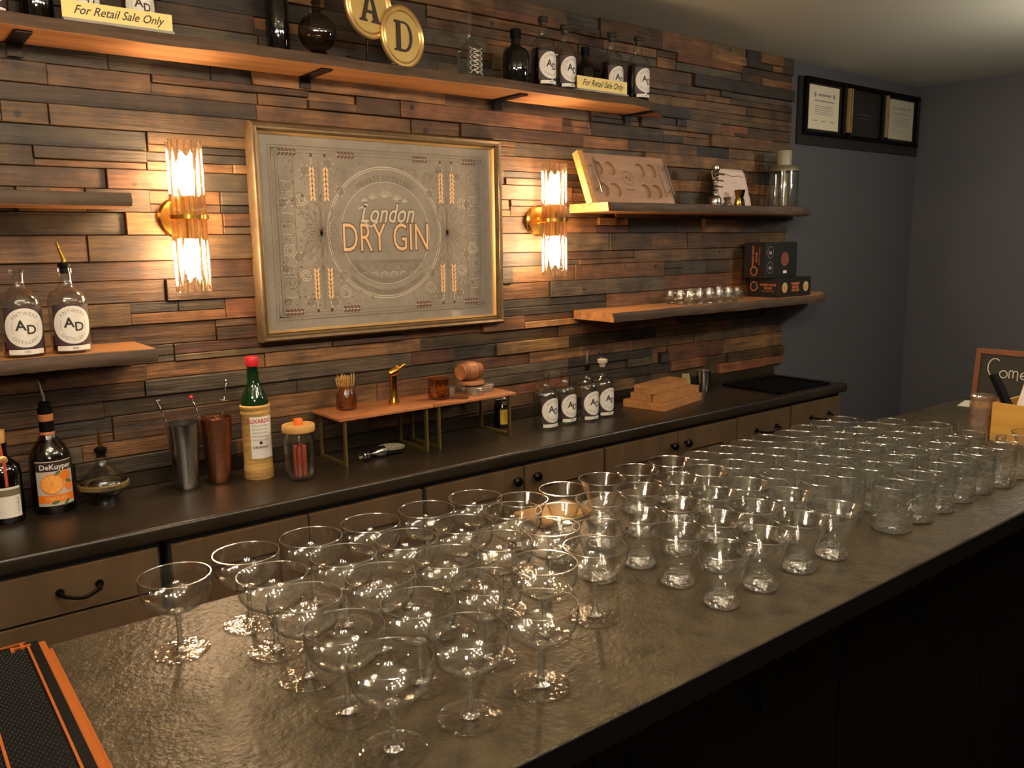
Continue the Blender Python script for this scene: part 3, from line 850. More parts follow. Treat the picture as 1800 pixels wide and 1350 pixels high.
def ad_bottle(name, label, x, y, z, R=.041, h=.19, liquid=None, level=.05, top='none', group=None, glass='glassbottle', lz=.065, rad=.0425, strip=True, rz=0.0, tilt=.25):
    t_ = thing(name, label, 'bottle', (x, y, z), rz, group)
    bottle_body(t_, ad_prof(R, h), M[glass])
    if liquid:
        m = MB(); q = R - .0025; m.lathe([(0, .005), (q*.95, .005), (q, .010), (q, level), (0, level)], 32); m.build('liquid', M[liquid], t_)
    ad_label(t_, R, lz, rad, strip)
    if top == 'pour': pourer(t_, h, tilt=tilt)
    if top == 'pourg': pourer(t_, h, metal='gold', tilt=tilt)
    if top == 'clearstop':
        m = MB(); m.lathe([(0, -.01), (.0105, -.01), (.011, .004), (.017, .005), (.018, .016), (.010, .019), (0, .019)], 18, T(0, 0, h)); m.build('stopper', M['etchpale'], t_)
        m = MB(); m.tube([(0, 0, h+.018), (-.012, 0, h+.030), (-.020, 0, h+.045)], [.005, .003, .002], 8); m.build('pourer_spout', M['steel'], t_)
    if top == 'cork':
        m = MB(); m.lathe([(0, -.012), (.0102, -.012), (.0102, .001), (.016, .0015), (.016, .014), (.0145, .016), (0, .016)], 20, T(0, 0, h)); m.build('stopper', M['ink'], t_)
    return t_
GL = 'round-label bottles'
ad_bottle('distillery_bottle', 'open clear round-label bottle of amber spirit without pourer, left shelf beside the sconce', .277, 2.10, 1.388, liquid='amberliquid', level=.034, group=GL)
ad_bottle('distillery_bottle', 'clear round-label bottle with metal pourer on the lower left shelf', .372, 2.105, 1.388, liquid='amberliquid', level=.040, top='pourg', group=GL, tilt=.35)
ad_bottle('distillery_bottle', 'round-label bottle mostly cut off at the frame edge on the lower left shelf', .170, 2.11, 1.388, liquid='amberliquid', level=.030, group=GL)
GC = 'four clear bottles on the back counter'
ad_bottle('distillery_bottle', 'clear open round-label bottle, leftmost of four on the back counter', 1.758, 2.068, ZC, R=.040, h=.182, liquid='water', level=.105, group=GC, rad=.041)
ad_bottle('distillery_bottle', 'clear open round-label bottle, second of the four on the back counter', 1.858, 2.085, ZC, R=.039, h=.182, liquid='water', level=.10, group=GC, rad=.040)
ad_bottle('distillery_bottle', 'clear bottle with upright black-collared pourer, third of four on the back counter', 1.947, 2.070, ZC, R=.040, h=.186, liquid='water', level=.12, top='pour', group=GC, rad=.041, tilt=-.1)
ad_bottle('distillery_bottle', 'clear bottle with pale stopper and bent spout, rightmost of four on the back counter', 2.036, 2.085, ZC, R=.040, h=.186, liquid='water', level=.12, top='clearstop', group=GC, rad=.041)

ST = 2.105
GT = 'bottles on the top shelf'
ad_bottle('distillery_bottle', 'dark round-label bottle at the far left of the top shelf', .283, 2.155, ST, R=.042, h=.20, glass='glassbottle', liquid='darkliquid', level=.11, group=GT, rad=.042)
ad_bottle('distillery_bottle', 'dark bottle behind the larger retail sale sign on the top shelf', .475, 2.165, ST, R=.037, h=.21, glass='glassdark', group=GT, rad=.036)
ad_bottle('distillery_bottle', 'clear round-label bottle behind right end of larger retail sale sign', .590, 2.150, ST, R=.036, h=.21, liquid='water', level=.09, group=GT, rad=.038)
ad_bottle('distillery_bottle', 'clear corked round-label bottle of dark spirit beside the black bottle on the top shelf', 1.797, 2.115, ST, R=.040, h=.200, liquid='darkliquid', level=.118, top='cork', group=GT, rad=.041)
ad_bottle('distillery_bottle', 'clear round-label bottle touching the left end of the small retail sale sign', 1.893, 2.120, ST, R=.036, h=.190, liquid='water', level=.11, top='cork', group=GT, rad=.040)
ad_bottle('distillery_bottle', 'dark corked round-label bottle partly behind the small retail sale sign', 2.136, 2.150, ST, R=.040, h=.205, liquid='darkliquid', level=.122, top='cork', group=GT, rad=.041)
ad_bottle('distillery_bottle', 'dark corked round-label bottle, rightmost bottle on the top shelf', 2.236, 2.120, ST, R=.040, h=.200, liquid='darkliquid', level=.120, top='cork', group=GT, rad=.041)

def dark_bottle(label, x, y, z, R, h, name='dark_bottle', cap='black'):
    t_ = thing(name, label, 'bottle', (x, y, z), 0, None)
    bottle_body(t_, [(0, .002), (R*.9, 0), (R, .005), (R, h*.56), (R*.85, h*.63), (R*.42, h*.70), (R*.36, h*.74), (R*.36, h*.92), (0, h*.92)], M['glassdark'])
    m = MB(); m.lathe([(R*.38, h*.84), (R*.42, h*.845), (R*.42, h), (R*.38, h*1.0), (0, h)], 20); m.build('cap', M[cap], t_)
    return t_
dark_bottle('plain black squat bottle on the top shelf left of the two corked bottles', 1.690, 2.12, ST, .041, .165)
dark_bottle('small dark bottle behind the small retail sale sign on the top shelf', 2.035, 2.175, ST, .034, .165)
dark_bottle('dark tall bottle on the top shelf left of the glass globe decanter', .945, 2.185, ST, .030, .26)
dark_bottle('dark squat bottle between the sign and the left end on top shelf', .385, 2.185, ST, .034, .20)

# globe decanter
t_ = thing('globe_decanter', 'smoked glass globe decanter with beaded neck on the top shelf', 'decanter', (1.028, 2.125, ST))
pf = [(0, .002), (.024, 0), (.030, .006), (.026, .014), (.016, .020)]
for i in range(1, 14):
    a = PI*i/14; pf.append((max(.050*math.sin(a), .012), .066 - .050*math.cos(a)))
pf = [p for p in pf if p[1] < .112]
pf += [(.013, .116)]
for i in range(4):
    zc_ = .124 + i*.017; pf += [(.009, zc_ - .007), (.0145, zc_), (.009, zc_ + .007)]
pf += [(.010, .20), (.012, .23), (.014, .235)]
bottle_body(t_, pf, M['smoke'])
m = MB(); m.sphere(.015, (0, 0, .25)); m.build('stopper', M['smoke'], t_)

# tall etched bottle
t_ = thing('slender_bottle', 'slender clear etched bottle with long neck on the top shelf, right of letter discs', 'bottle', (1.512, 2.115, ST))
def sq(mb, prof, s=.7):
    vs = []; fs = []; n = 16
    for (r, z) in prof:
        for i in range(n):
            a = 2*PI*i/n; k = 1/max(abs(math.cos(a)), abs(math.sin(a))); k = 1 + (k-1)*s if r > .02 else 1
            vs.append((r*k*math.cos(a)*.9, r*k*math.sin(a)*.9, z))
    for k in range(len(prof)-1):
        for i in range(n):
            j = (i+1) % n; fs.append((k*n+i, k*n+j, (k+1)*n+j, (k+1)*n+i))
    mb.add(vs, fs)
m = MB(); sq(m, [(.001, .003), (.030, .0), (.033, .006), (.033, .080), (.030, .088), (.016, .100), (.0095, .112), (.008, .13), (.008, .190), (.011, .192), (.011, .198), (.008, .2)])
m.build('glass_body', M['glassbottle'], t_)
m = MB(); m.lathe([(0, .200), (.010, .200), (.014, .212), (.008, .222), (.004, .230), (0, .231)], 14); m.build('stopper', M['glassthin'], t_)
m = MB(); f_ = lambda a, b: (a, -.0305, b)
for i in range(5):
    pts = [(.010*math.sin(j*.9 + i), .012 + i*.014 + j*.0016) for j in range(9)]; m.ribbon(pts, .0022, f_)
    m.ribbon([(-.022, .01 + i*.015), (-.012, .017 + i*.015), (-.022, .024 + i*.015)], .0016, f_); m.ribbon([(.022, .01 + i*.015), (.012, .017 + i*.015), (.022, .024 + i*.015)], .0016, f_)
m.build('etched_pattern', M['etch'], t_, smooth=0)
m = MB(); m.box(-.026, .026, -.026, .026, .004, .030); m.build('liquid', M['water'], t_)

# letter discs
t_ = thing('letter_disc_sign', 'two overlapping gilt oval discs with letters A and D on the top shelf', 'sign', (1.285, 2.125, ST), math.radians(14))
def serif(ch):
    if ch == 'A':
        return [[(-.5,-.5),(-.14,-.5),(-.14,-.44),(-.24,-.43),(-.17,-.22),(.14,-.22),(.20,-.43),(.10,-.44),(.10,-.5),(.52,-.5),(.52,-.44),(.44,-.43),(.08,.52),(-.06,.52),(-.40,-.43),(-.5,-.44)]], [[(-.14,-.13),(.10,-.13),(-.02,.26)]]
    out = [(-.46,-.5),(.02,-.5)] + [(.05 + .43*math.cos(a), .5*math.sin(a)) for a in [-PI/2 + PI*i/16 for i in range(17)]] + [(-.46,.5),(-.46,.44),(-.36,.42),(-.36,-.42),(-.46,-.44)]
    inn = [(-.16,-.42),(.0,-.42)] + [(.02 + .27*math.cos(a), .42*math.sin(a)) for a in [-PI/2 + PI*i/12 for i in range(13)]] + [(-.16,.42)]
    return [out], [inn]
def disc(px, pz, py, ch):
    R_ = .0835
    K = T(px, py, pz) @ RX(PI/2)
    m = MB(); m.lathe([(0, 0), (R_*.80, 0), (R_*.80, .004), (0, .004)], 48, K); d_ = m.build('disc', mat('disc_face_' + ch.lower(), c('#c9a962'), .4, metal=.35, var=.12, vscale=(20, 20, 20)), t_)
    m = MB(); m.lathe([(R_*.79, -.002), (R_*.79, .0045), (R_*.83, .008), (R_*.87, .004), (R_*.92, .004), (R_*.96, .009), (R_, .006), (R_, -.002), (R_*.79, -.002)], 56, K); m.build('rim', M['goldlip'], d_)
    outs, inns = serif(ch); s_ = .080
    m = MB()
    for o_ in outs: m.prism([(a*s_*.9, b*s_) for a, b in o_], 0, .004, lambda a, b, d: (px + a, py - .004 - d, pz + b))
    m.build('letter', M['ink'], d_, smooth=0)
    m = MB()
    for o_ in inns: m.prism([(a*s_*.9, b*s_) for a, b in o_], 0, .0005, lambda a, b, d: (px + a, py - .0083 - d, pz + b))
    m.build('letter_counter', d_.data.materials[0], d_, smooth=0)
disc(0, .090, 0, 'D'); disc(-.118, .148, .006, 'A')
m = MB(); m.box(-.19, .05, .012, .020, .0, .012); m.tube([(-.118, .016, .01), (-.118, .016, .09)], .004, 8); m.tube([(0, .016, .01), (0, .016, .03)], .004, 8)
m.build('stand', M['bronze'], t_)
for q, (dx, dy) in enumerate(((-.055, -.045), (.065, -.045))):
    o = MB().lathe([(0, 0), (.011, 0), (.012, .003), (.007, .006), (0, .007)], 18).build('steel_button', M['steel'], None, loc=(1.285 + dx, 2.125 + dy, ST))  # steel disc added to stand for a bright reflection on the shelf
    tag(o, ['small shiny metal button on the top shelf left of the D disc foot', 'small shiny metal button on the top shelf right of the D disc foot'][q], 'button')

# retail cards
def card(name, label, x, y, z, w, h, shear=.3):
    t_ = thing(name, label, 'sign', (x, y, z))
    m = MB(); m.box(0, w, 0, .003, .006, h, None); m.build('card_face', M['cream'], t_, smooth=0)
    m = MB(); m.box(.001, w + .002, -.006, .05, 0, .006); m.build('foot', M['greyink'], t_, smooth=0)
    m = MB(); m.text('For Retail Sale Only', h*.60, lambda a, b: (w/2 + a, -.0006, h*.58 + b), shear=.45, xs=w*.80/(h*.60*8.0), off=h*.006)
    m.build('lettering', M['ink'], t_, smooth=0)
card('retail_sign', 'larger cream For Retail Sale Only card at the left of the top shelf', .413, 2.075, ST, .229, .043)
card('retail_sign', 'smaller cream For Retail Sale Only card among bottles at right of top shelf', 1.903, 2.070, ST, .228, .046)

# ------------------------------------------------------------------ back counter items, left
def loc_bottle(name, label, x, y, parts): pass
# black bottle with ribbon
t_ = thing('black_bottle', 'black bottle with cork, red ribbon, wax seal and cream botanical label, leftmost on counter', 'bottle', (.213, 2.145, ZC))
R = .036
bottle_body(t_, [(0, .002), (R*.92, 0), (R, .005), (R, .115), (R*.92, .130), (R*.6, .143), (.013, .150), (.012, .175), (.014, .177), (.014, .183), (0, .183)], M['glassdark'])
m = MB(); m.lathe([(0, .178), (.0105, .178), (.0115, .190), (.0125, .212), (0, .213)], 20); m.build('cork', M['palewood'], t_)
m = MB(); f0 = wrap(R + .0015, 0); m.ribbon([(-.002, .182), (.0, .155)], .006, lambda a, b: (a, -.0145, b)); m.ribbon([(.0, .150), (.001, .11), (.001, .088)], .006, f0); m.build('ribbon', mat('red_ribbon', c('#b6452a'), .5), t_)
m = MB(); m.lathe([(0, 0), (.010, 0), (.010, .002), (.008, .003), (0, .003)], 20, T(0, -.0205, .146) @ RX(PI/2)); m.build('wax_seal', M['goldlip'], t_)
m = MB(); rect_on(m, -.030, .028, .016, .086, wrap(R + .0008, 0), 12); lb = m.build('label', M['paper'], t_, smooth=60)
m = MB(); f2_ = wrap(R + .0014, 0); rect_on(m, -.030, .028, .066, .081, f2_, 12)
for k in range(4):
    for s_ in (-1, 1): m.ribbon([(s_*.020, .026 + k*.009), (s_*.024, .030 + k*.009), (s_*.018, .032 + k*.009)], .0015, f2_)
m.build('botanical_print', mat('olive_print', c('#6a6248'), .6), lb, smooth=0)

# orange liqueur
t_ = thing('liqueur_bottle', 'clear liqueur bottle with large orange-fruit label and metal pourer on counter', 'bottle', (.312, 2.165, ZC))
R = .045
bottle_body(t_, [(0, .004), (R*.9, 0), (R, .006), (R, .118), (R*.96, .135), (R*.78, .155), (R*.5, .172), (.017, .182), (.0145, .195), (.0145, .246), (.012, .25)], M['smoke'])
m = MB(); m.lathe([(.0165, .183), (.0165, .190), (.0152, .192)], 20); m.lathe([(.0152, .216), (.0162, .217), (.0162, .232), (.0152, .233)], 20); m.build('neck_band', mat('copper_neck_band', c('#a9653c'), .45), t_)
m = MB(); m.lathe([(.0150, .1905), (.0158, .191), (.0158, .216), (.015, .2165)], 20); m.lathe([(.015, .233), (.0158, .2335), (.0158, .246), (.010, .252), (0, .252)], 20); m.build('neck_wrap', M['black'], t_)
pourer(t_, .250, tilt=.25, L_=.05)
m = MB(); f0 = wrap(R + .0007, 0); rect_on(m, -.042, .042, .022, .128, f0, 16); lb = m.build('label', mat('pale_label_ground', c('#b9a99e'), .55), t_, smooth=60)
f1_ = wrap(R + .0012, 0); f2_ = wrap(R + .0018, 0); f3_ = wrap(R + .0024, 0)
m = MB(); rect_on(m, -.042, .042, .104, .126, f1_, 14); m.build('name_band', M['ink'], lb, smooth=60)
m = MB(); m.text('DeKuyper', .0170, lambda a, b: f2_(a + .003, .114 + b), off=.0003, xs=1.0); m.build('name_lettering', M['paper'], lb, smooth=0)
m = MB(); disc_on(m, .0225, f2_, cx=-.008, cy=.074, sx=1.05); m.build('orange_half', M['fruit2'], lb, smooth=60)
m = MB(); disc_on(m, .014, f1_, cx=.022, cy=.090); disc_on(m, .012, f1_, cx=.030, cy=.066); rect_on(m, -.042, .042, .030, .048, f1_, 12); m.ribbon([(-.008 + .0236*math.cos(a), .074 + .0226*math.sin(a)) for a in [2*PI*i/28 for i in range(28)]], .002, f3_, True)
for k in range(8): m.ribbon([(-.008, .074), (-.008 + .019*math.cos(k*PI/4 + .3), .074 + .018*math.sin(k*PI/4 + .3))], .0008, f3_)
m.build('orange_print', M['fruit'], lb, smooth=60)
m = MB(); m.text('TRIPLE SEC', .0095, lambda a, b: f2_(a, .039 + b)); m.build('flavour_lettering', M['cream'], lb, smooth=0)
for cx, cz, an in ((.004, .098, .6), (.030, .076, -.4), (-.004, .030, .2), (.020, .027, .9)):
    m = MB(); m.poly([(cx + .009*math.cos(b)*math.cos(an) - .0035*math.sin(b)*math.sin(an), cz + .009*math.cos(b)*math.sin(an) + .0035*math.sin(b)*math.cos(an)) for b in [2*PI*j/12 for j in range(12)]], f2_)
    m.build('leaf_print', M['leaf'], lb, smooth=0)

# squat decanter
t_ = thing('ship_decanter', 'squat wide-bellied decanter of dark spirit with gold pourer on the counter', 'decanter', (.418, 2.150, ZC))
bottle_body(t_, [(0, .008), (.022, .006), (.024, 0), (.030, 0), (.028, .010), (.030, .014), (.045, .026), (.056, .042), (.0565, .048), (.050, .062), (.036, .078), (.020, .092), (.013, .102), (.012, .120), (.016, .122), (.016, .127), (.012, .128)], M['glassbottle'], 40)
m = MB(); m.lathe([(0, .012), (.028, .015), (.043, .0275), (.053, .0425), (.053, .0455), (0, .0455)], 36); m.build('liquid', M['darkliquid'], t_)
m = MB(); m.lathe([(.0568, .041), (.0578, .042), (.0575, .051), (.0545, .054)], 40); m.build('name_band', mat('olive_gold_band', c('#6f5c34'), .5, metal=.2), t_)
m = MB(); m.text('CASINO 3', .011, lambda a, b: wrap(.0588, .047)(a + .006, b), off=.0002); m.build('band_lettering', M['ink'], t_, smooth=0)
pourer(t_, .126, R=.011, metal='gold', collar='bronze', tilt=.05, L_=.045)

# shakers
def shaker(name, label, x, y, Rb, Rt, h, matr, rz=0):
    t_ = thing(name, label, 'shaker', (x, y, ZC), rz)
    m = MB(); m.lathe([(0, .002), (Rb*.92, 0), (Rb, .003), (Rb*1.04, .02), (Rt*.985, h-.004), (Rt, h-.002), (Rt, h), (Rt-.0012, h), (Rt*.97, h-.006), (Rb, .02), (Rb*.9, .006), (0, .006)], 40)
    m.build('cup', M[matr], t_); return t_
s1 = shaker('steel_shaker_tin', 'brushed steel shaker tin with a twisted bar spoon leaning in it', .612, 2.145, .029, .041, .172, 'steel')
MB().lathe([(.0412, .128), (.0420, .130), (.0412, .132)], 40, T(0,0,0)).build('bead', M['steel'], s1) if False else None
s2 = shaker('copper_shaker_tin', 'hammered copper shaker tin beside the steel one', .698, 2.150, .028, .040, .172, 'copper')
def spoon(label, base, top, tip='twist'):
    b_ = Vector(base); t2 = Vector(top); d = t2 - b_; n = 46
    o = thing('bar_spoon', label, 'bar spoon', base)
    u = d.cross(Vector((0, 1, 0))).normalized(); w = d.cross(u).normalized()
    m = MB()
    for ph in (0, PI):
        m.tube([d*(i/n) + (u*math.cos(i*.9+ph) + w*math.sin(i*.9+ph))*.0013 for i in range(n+1)], .0013, 6)
    m.build('twisted_stem', M['steel'], o)
    if tip == 'red':
        m = MB(); m.sphere(.0055, tuple(d), 12, 8); m.build('tip', M['red'], o)
    elif tip == 'disc':
        m = MB(); m.sphere(.0045, tuple(d), 12, 8); m.tube([d*.80 - u*.010, d*.80 + u*.010], .0022, 6); m.build('tip', M['steel'], o)
    else:
        m = MB(); m.tube([d, d + Vector((.009, 0, .001))], .0016, 6); m.build('tip', M['steel'], o)
spoon('twisted steel bar spoon leaning left out of the steel shaker', (.622, 2.135, ZC + .018), (.553, 2.14, ZC + .236))
spoon('thin bar spoon with red tip standing in the copper shaker', (.712, 2.146, ZC + .012), (.640, 2.152, ZC + .232), 'red')
spoon('bar spoon with disc end leaning right out of the copper shaker', (.686, 2.156, ZC + .012), (.736, 2.162, ZC + .262), 'disc')

# straw-wrapped maraschino bottle
t_ = thing('straw_wrapped_bottle', 'tall green bottle in woven straw sleeve with white label and red cap', 'bottle', (.795, 2.125, ZC))
R = .0385
bottle_body(t_, [(0, .003), (R*.86, .002), (R*.90, .19), (R*.92, .205), (R*.80, .222), (R*.55, .244), (.0165, .258), (.0145, .275), (.0140, .300), (.0155, .303), (.0155, .309), (0, .309)], M['glassgreen'])
m = MB(); m.lathe([(0, .0), (R*.98, .0), (R*1.02, .004), (R*1.0, .020), (R*1.03, .024), (R*.97, .030), (R*.96, .05), (R*.955, .10), (R*.955, .172), (R*1.0, .176), (R*1.0, .181), (R*.96, .184), (R*1.03, .190), (R*1.03, .196), (R*.93, .199), (R*.90, .199)], 40)
m.build('straw_sleeve', M['straw'], t_)
m = MB(); m.lathe([(0, .326), (.015, .326), (.0165, .323), (.0165, .302), (.0155, .300)], 24); m.build('cap', M['red'], t_)
f0 = wrap(R*.97 + .0012, 0); f1_ = wrap(R*.97 + .0018, 0)
m = MB(); rect_on(m, -.030, .036, .058, .170, f0, 14); lb = m.build('label', M['paper'], t_, smooth=60)
m = MB(); m.text('LUXARDO', .0150, lambda a, b: f1_(a - .004, .158 + b), off=.0003, xs=.92); m.text('MARASCHINO', .0085, lambda a, b: f1_(.0315 - b, .110 + a)); m.build('red_lettering', M['redink'], lb, smooth=0)
m = MB()
for k in range(5):
    m.text('MEDAGLIE ORO', .0062, lambda a, b, k=k: f1_(a - .004, .146 - k*.0095 + b))
m.build('medal_print', M['greyink'], lb, smooth=0)
m = MB(); m.text('ORIGINALE', .0085, lambda a, b: f1_(a - .004, .0885 + b), off=.0002); disc_on(m, .0045, f1_, 14, 2, cx=-.004, cy=.1005); m.ribbon([(-.026, .081), (.018, .081)], .0009, f1_); m.build('black_print', M['ink'], lb, smooth=0)

# ribbed jar
t_ = thing('ribbed_jar', 'ribbed clear glass jar with pale wooden lid and orange knob', 'jar', (.872, 2.030, ZC))
R = .0385
m = MB(); m.lathe([(0, .004), (R*.72, .002), (R*.84, .006), (R*.98, .022), (R, .03), (R, .105), (R*.96, .114), (R*.86, .122), (R*.86, .132), (R*.82, .132), (R*.82, .12), (R*.95, .103), (R*.95, .03), (R*.8, .010), (0, .010)], 64, wob=lambda a, z: .018*math.cos(16*a) if .015 < z < .12 else 0)
m.build('glass_body', M['glassbottle'], t_, smooth=60)
m = MB(); m.lathe([(0, .128), (R*.80, .128), (R*.80, .130), (R*1.09, .1305), (R*1.11, .133), (R*1.11, .145), (R*1.07, .148), (R*.9, .149), (R*.86, .147), (0, .147)], 40); m.build('lid', M['palewood'], t_)
m = MB(); m.lathe([(0, .147), (.012, .147), (.0125, .160), (.011, .163), (0, .163)], 20); m.build('knob', mat('orange_knob', c('#dd6a1a'), .45), t_)
for i in range(6):
    a = 2*PI*i/6; x_, y_ = .872 + .0125*math.cos(a), 2.030 + .0125*math.sin(a)
    o = MB().lathe([(0, 0), (.0055, 0), (.006, .002), (.006, .078 + .004*(i % 2)), (.005, .08 + .004*(i % 2)), (0, .081 + .004*(i % 2))], 14).build('reddish_stick', mat('red_brown_stick', c('#a4482c'), .6) if i == 0 else bpy.data.materials['red_brown_stick'], None, loc=(x_, y_, ZC + .0105))
    tag(o, 'red-brown stick standing in the ribbed glass jar', 'stick', 'red-brown sticks in the ribbed jar')

# ------------------------------------------------------------------ riser tables and what they carry
RT = ZC + .140
def riser(label, x0, x1):
    y0, y1 = 2.048, 2.226
    t_ = thing('riser_table', label, 'riser', ((x0+x1)/2, (y0+y1)/2, ZC)); w = (x1-x0)/2; d = (y1-y0)/2
    MB().bbox(-w, w, -d, d, .131, .140, .0012).build('tabletop', M['barrelwood'], t_)
    for s_ in (-1, 1):
        xa = s_*(w - .020); m = MB(); b_ = .005
        for ya in (-d + .012, d - .012): m.box(xa - .003, xa + .003, ya - .006, ya + .006, .0, .131)
        m.box(xa - .003, xa + .003, -d + .018, d - .018, 0, .009); m.box(xa - .003, xa + .003, -d + .018, d - .018, .125, .131)
        m.build('leg_frame', mat('aged_brass_leg', c('#7d6a3c'), .4, metal=.7) if 'aged_brass_leg' not in bpy.data.materials else bpy.data.materials['aged_brass_leg'], t_, smooth=0)
riser('wooden riser table on flat brass legs carrying the pick jar and torch', 1.000, 1.306)
riser('wooden riser table on flat brass legs carrying the barrel and tins', 1.310, 1.618)

t_ = thing('pick_jar', 'amber glass jar packed with wooden cocktail picks on the left riser', 'jar', (1.082, 2.165, RT))
m = MB(); m.lathe([(0, .003), (.026, 0), (.030, .004), (.030, .040), (.024, .055), (.022, .060), (.026, .062), (.026, .070), (.024, .070), (.020, .062), (.027, .040), (.027, .006), (0, .006)], 32); m.build('glass_body', M['ambersmoke'], t_)
rr = random.Random(3)
pick = None
for i in range(56):
    a = rr.uniform(0, 2*PI); q = .018*math.sqrt(rr.random()); q2 = q*1.25 + rr.uniform(0, .006); h = rr.uniform(.083, .098)
    m = MB(); m.tube([(0, 0, 0), ((q2-q*.75)*math.cos(a), (q2-q*.75)*math.sin(a), h*.93), ((q2-q*.72)*math.cos(a+.1), (q2-q*.72)*math.sin(a+.1), h)], [.0009, .0012, .0004], 5)
    o = m.build('cocktail_pick', M['straw'], None, smooth=0, loc=(1.082 + q*.75*math.cos(a), 2.165 + q*.75*math.sin(a), RT + .0075))
    tag(o, 'pointed wooden cocktail pick standing in the amber jar', 'cocktail pick', 'picks in the amber jar')

t_ = thing('butane_torch', 'shiny gold hand torch with angled nozzle standing on the left riser', 'torch', (1.222, 2.135, RT))
m = MB(); m.lathe([(0, 0), (.0165, 0), (.0175, .004), (.0165, .010), (.0125, .02), (.0115, .045), (.012, .070), (.013, .088), (0, .09)], 28); m.build('body', M['gold'], t_)
m = MB(); m.lathe([(0, -.006), (.009, -.005), (.0125, .002), (.013, .016), (.011, .026), (.006, .030), (.0045, .045), (.0055, .047), (.0055, .053), (0, .053)], 20, T(-.007, 0, .094) @ RY(PI*.36)); m.build('nozzle', M['gold'], t_)
m = MB(); m.tube([(.004, 0, .104), (.012, 0, .114), (.020, 0, .112)], .003, 8); m.build('guard', M['gold'], t_)

t_ = thing('tumbler_of_peel', 'short smoked glass tumbler half full of dried peel, across the riser joint', 'tumbler', (1.372, 2.120, RT))
m = MB(); m.lathe([(0, .003), (.028, .001), (.033, .006), (.034, .064), (.032, .064), (.0315, .008), (0, .006)], 36); m.build('glass_body', M['ambersmoke'], t_)
m = MB(); rr = random.Random(9)
for i in range(170):
    a = rr.uniform(0, 2*PI); q = .027*math.sqrt(rr.random()); zz = .010 + .026*rr.random(); e = rr.uniform(0, PI); l = rr.uniform(.004, .008)
    p0 = Vector((q*math.cos(a), q*math.sin(a), zz)); dd = Vector((math.cos(e)*l, math.sin(e)*l, rr.uniform(-.003, .003)))
    m.tube([p0 - dd*.5, p0 + dd*.5 + Vector((0, 0, .001))], .0011, 4)
o = m.build('dried_peel', mat('dried_peel_gold', c('#b9883a'), .6), None, smooth=0, loc=(1.372, 2.120, RT)); tag(o, 'golden shreds of dried peel inside the smoked tumbler', 'dried peel', kind='stuff')

def tin(label, x, y, z=RT, R=.029, h=.024):
    t_ = thing('round_tin', label, 'tin', (x, y, z), 0, 'small metal tins under the barrel')
    m = MB(); m.lathe([(0, 0), (R*.92, 0), (R*.95, .002), (R*.95, h*.55), (0, h*.55)], 32); m.build('base', M['tin'], t_)
    m = MB(); m.lathe([(0, h), (R*.90, h), (R, h-.002), (R, h*.72), (R*1.03, h*.69), (R, h*.66), (R, h*.5), (R*.955, h*.5)], 32); m.build('lid', M['tin'], t_)
tin('front round silver tin under the small barrel', 1.498, 2.108)
tin('round silver tin at left behind the front tin, under the barrel', 1.440, 2.165, R=.024, h=.027)
tin('round silver tin at right of the front tin, under the barrel', 1.562, 2.140)
tin('rear round silver tin hidden mostly by the other tins', 1.516, 2.190, R=.026, h=.026)
t_ = thing('smoking_disc', 'round wooden smoker disc resting on the silver tins', 'smoker', (1.512, 2.142, RT + .027))
MB().lathe([(0, 0), (.037, 0), (.040, .002), (.040, .011), (.038, .014), (0, .014)], 36).build('disc', M['barrelwood'], t_)
t_ = thing('barrel_smoker', 'small reddish wooden barrel lying on its side with dark hoop lines', 'barrel', (1.502, 2.140, RT + .0415 + .030), math.radians(8))
K = RY(PI/2)
m = MB(); pf = []
for i in range(15):
    x_ = -.040 + .080*i/14; pf.append((.023 + .0068*math.cos(PI*x_/.096), x_))
m.lathe([(0, -.038), (.020, -.038), (.0205, -.040)] + pf + [(.0205, .040), (.020, .038), (0, .038)], 36, K); m.build('barrel_body', M['barrelwood'], t_)
for x_ in (-.031, -.0225, .0195, .0275, .0355): 
    R_ = .023 + .0068*math.cos(PI*x_/.096)
    MB().ring(R_ + .0001, .0009, x_, 36, 6, K).build('hoop', M['ink'], t_)
o = MB().bbox(-.032, .032, -.011, .011, 0, .007, .001).build('pocket_knife', mat('knife_scale_brown', c('#5a3524'), .4, metal=.2), None, loc=(1.418, 2.085, RT)); o.rotation_euler = (0, 0, math.radians(-38)); tag(o, 'slim brown folding knife lying on the right riser before the tins', 'knife')

# under the risers
t_ = thing('dish_lid', 'shallow pale ceramic lid lying under the left riser', 'dish', (1.205, 2.130, ZC))
MB().lathe([(0, .002), (.020, .0), (.024, .006), (.038, .012), (.040, .016), (.037, .016), (.022, .010), (0, .009)], 36).build('plate', mat('pale_ceramic', c('#9c9078'), .35), t_)
m = MB(); m.tube([(-.018, 0, .0105), (-.006, .006, .0115), (.006, .006, .0115), (.018, 0, .0105)], .0016, 6); m.build('ridge', M['greyink'], t_)
t_ = thing('bar_jigger', 'double-ended steel jigger lying under the left riser by its front leg', 'jigger', (1.115, 2.085, ZC + .0165), math.radians(10))
m = MB(); m.lathe([(.014, -.038), (.0155, -.038), (.0155, -.022), (.010, -.012), (.004, -.003), (.004, .003), (.012, .014), (.0165, .026), (.0165, .042), (.015, .042)], 24, RY(PI/2)); m.build('cups', M['steel'], t_)
m = MB(); m.ring(.0166, .0008, -.030, 24, 6, RY(PI/2)); m.build('band', M['black'], t_)
o = MB().lathe([(0, 0), (.006, .001), (.0065, .004), (.0065, .045), (.004, .05), (0, .05)], 14, RY(PI/2)).build('black_marker', M['black'], None, loc=(1.165, 2.090, ZC + .0066)); tag(o, 'short black marker lying beside the jigger under the riser', 'marker')

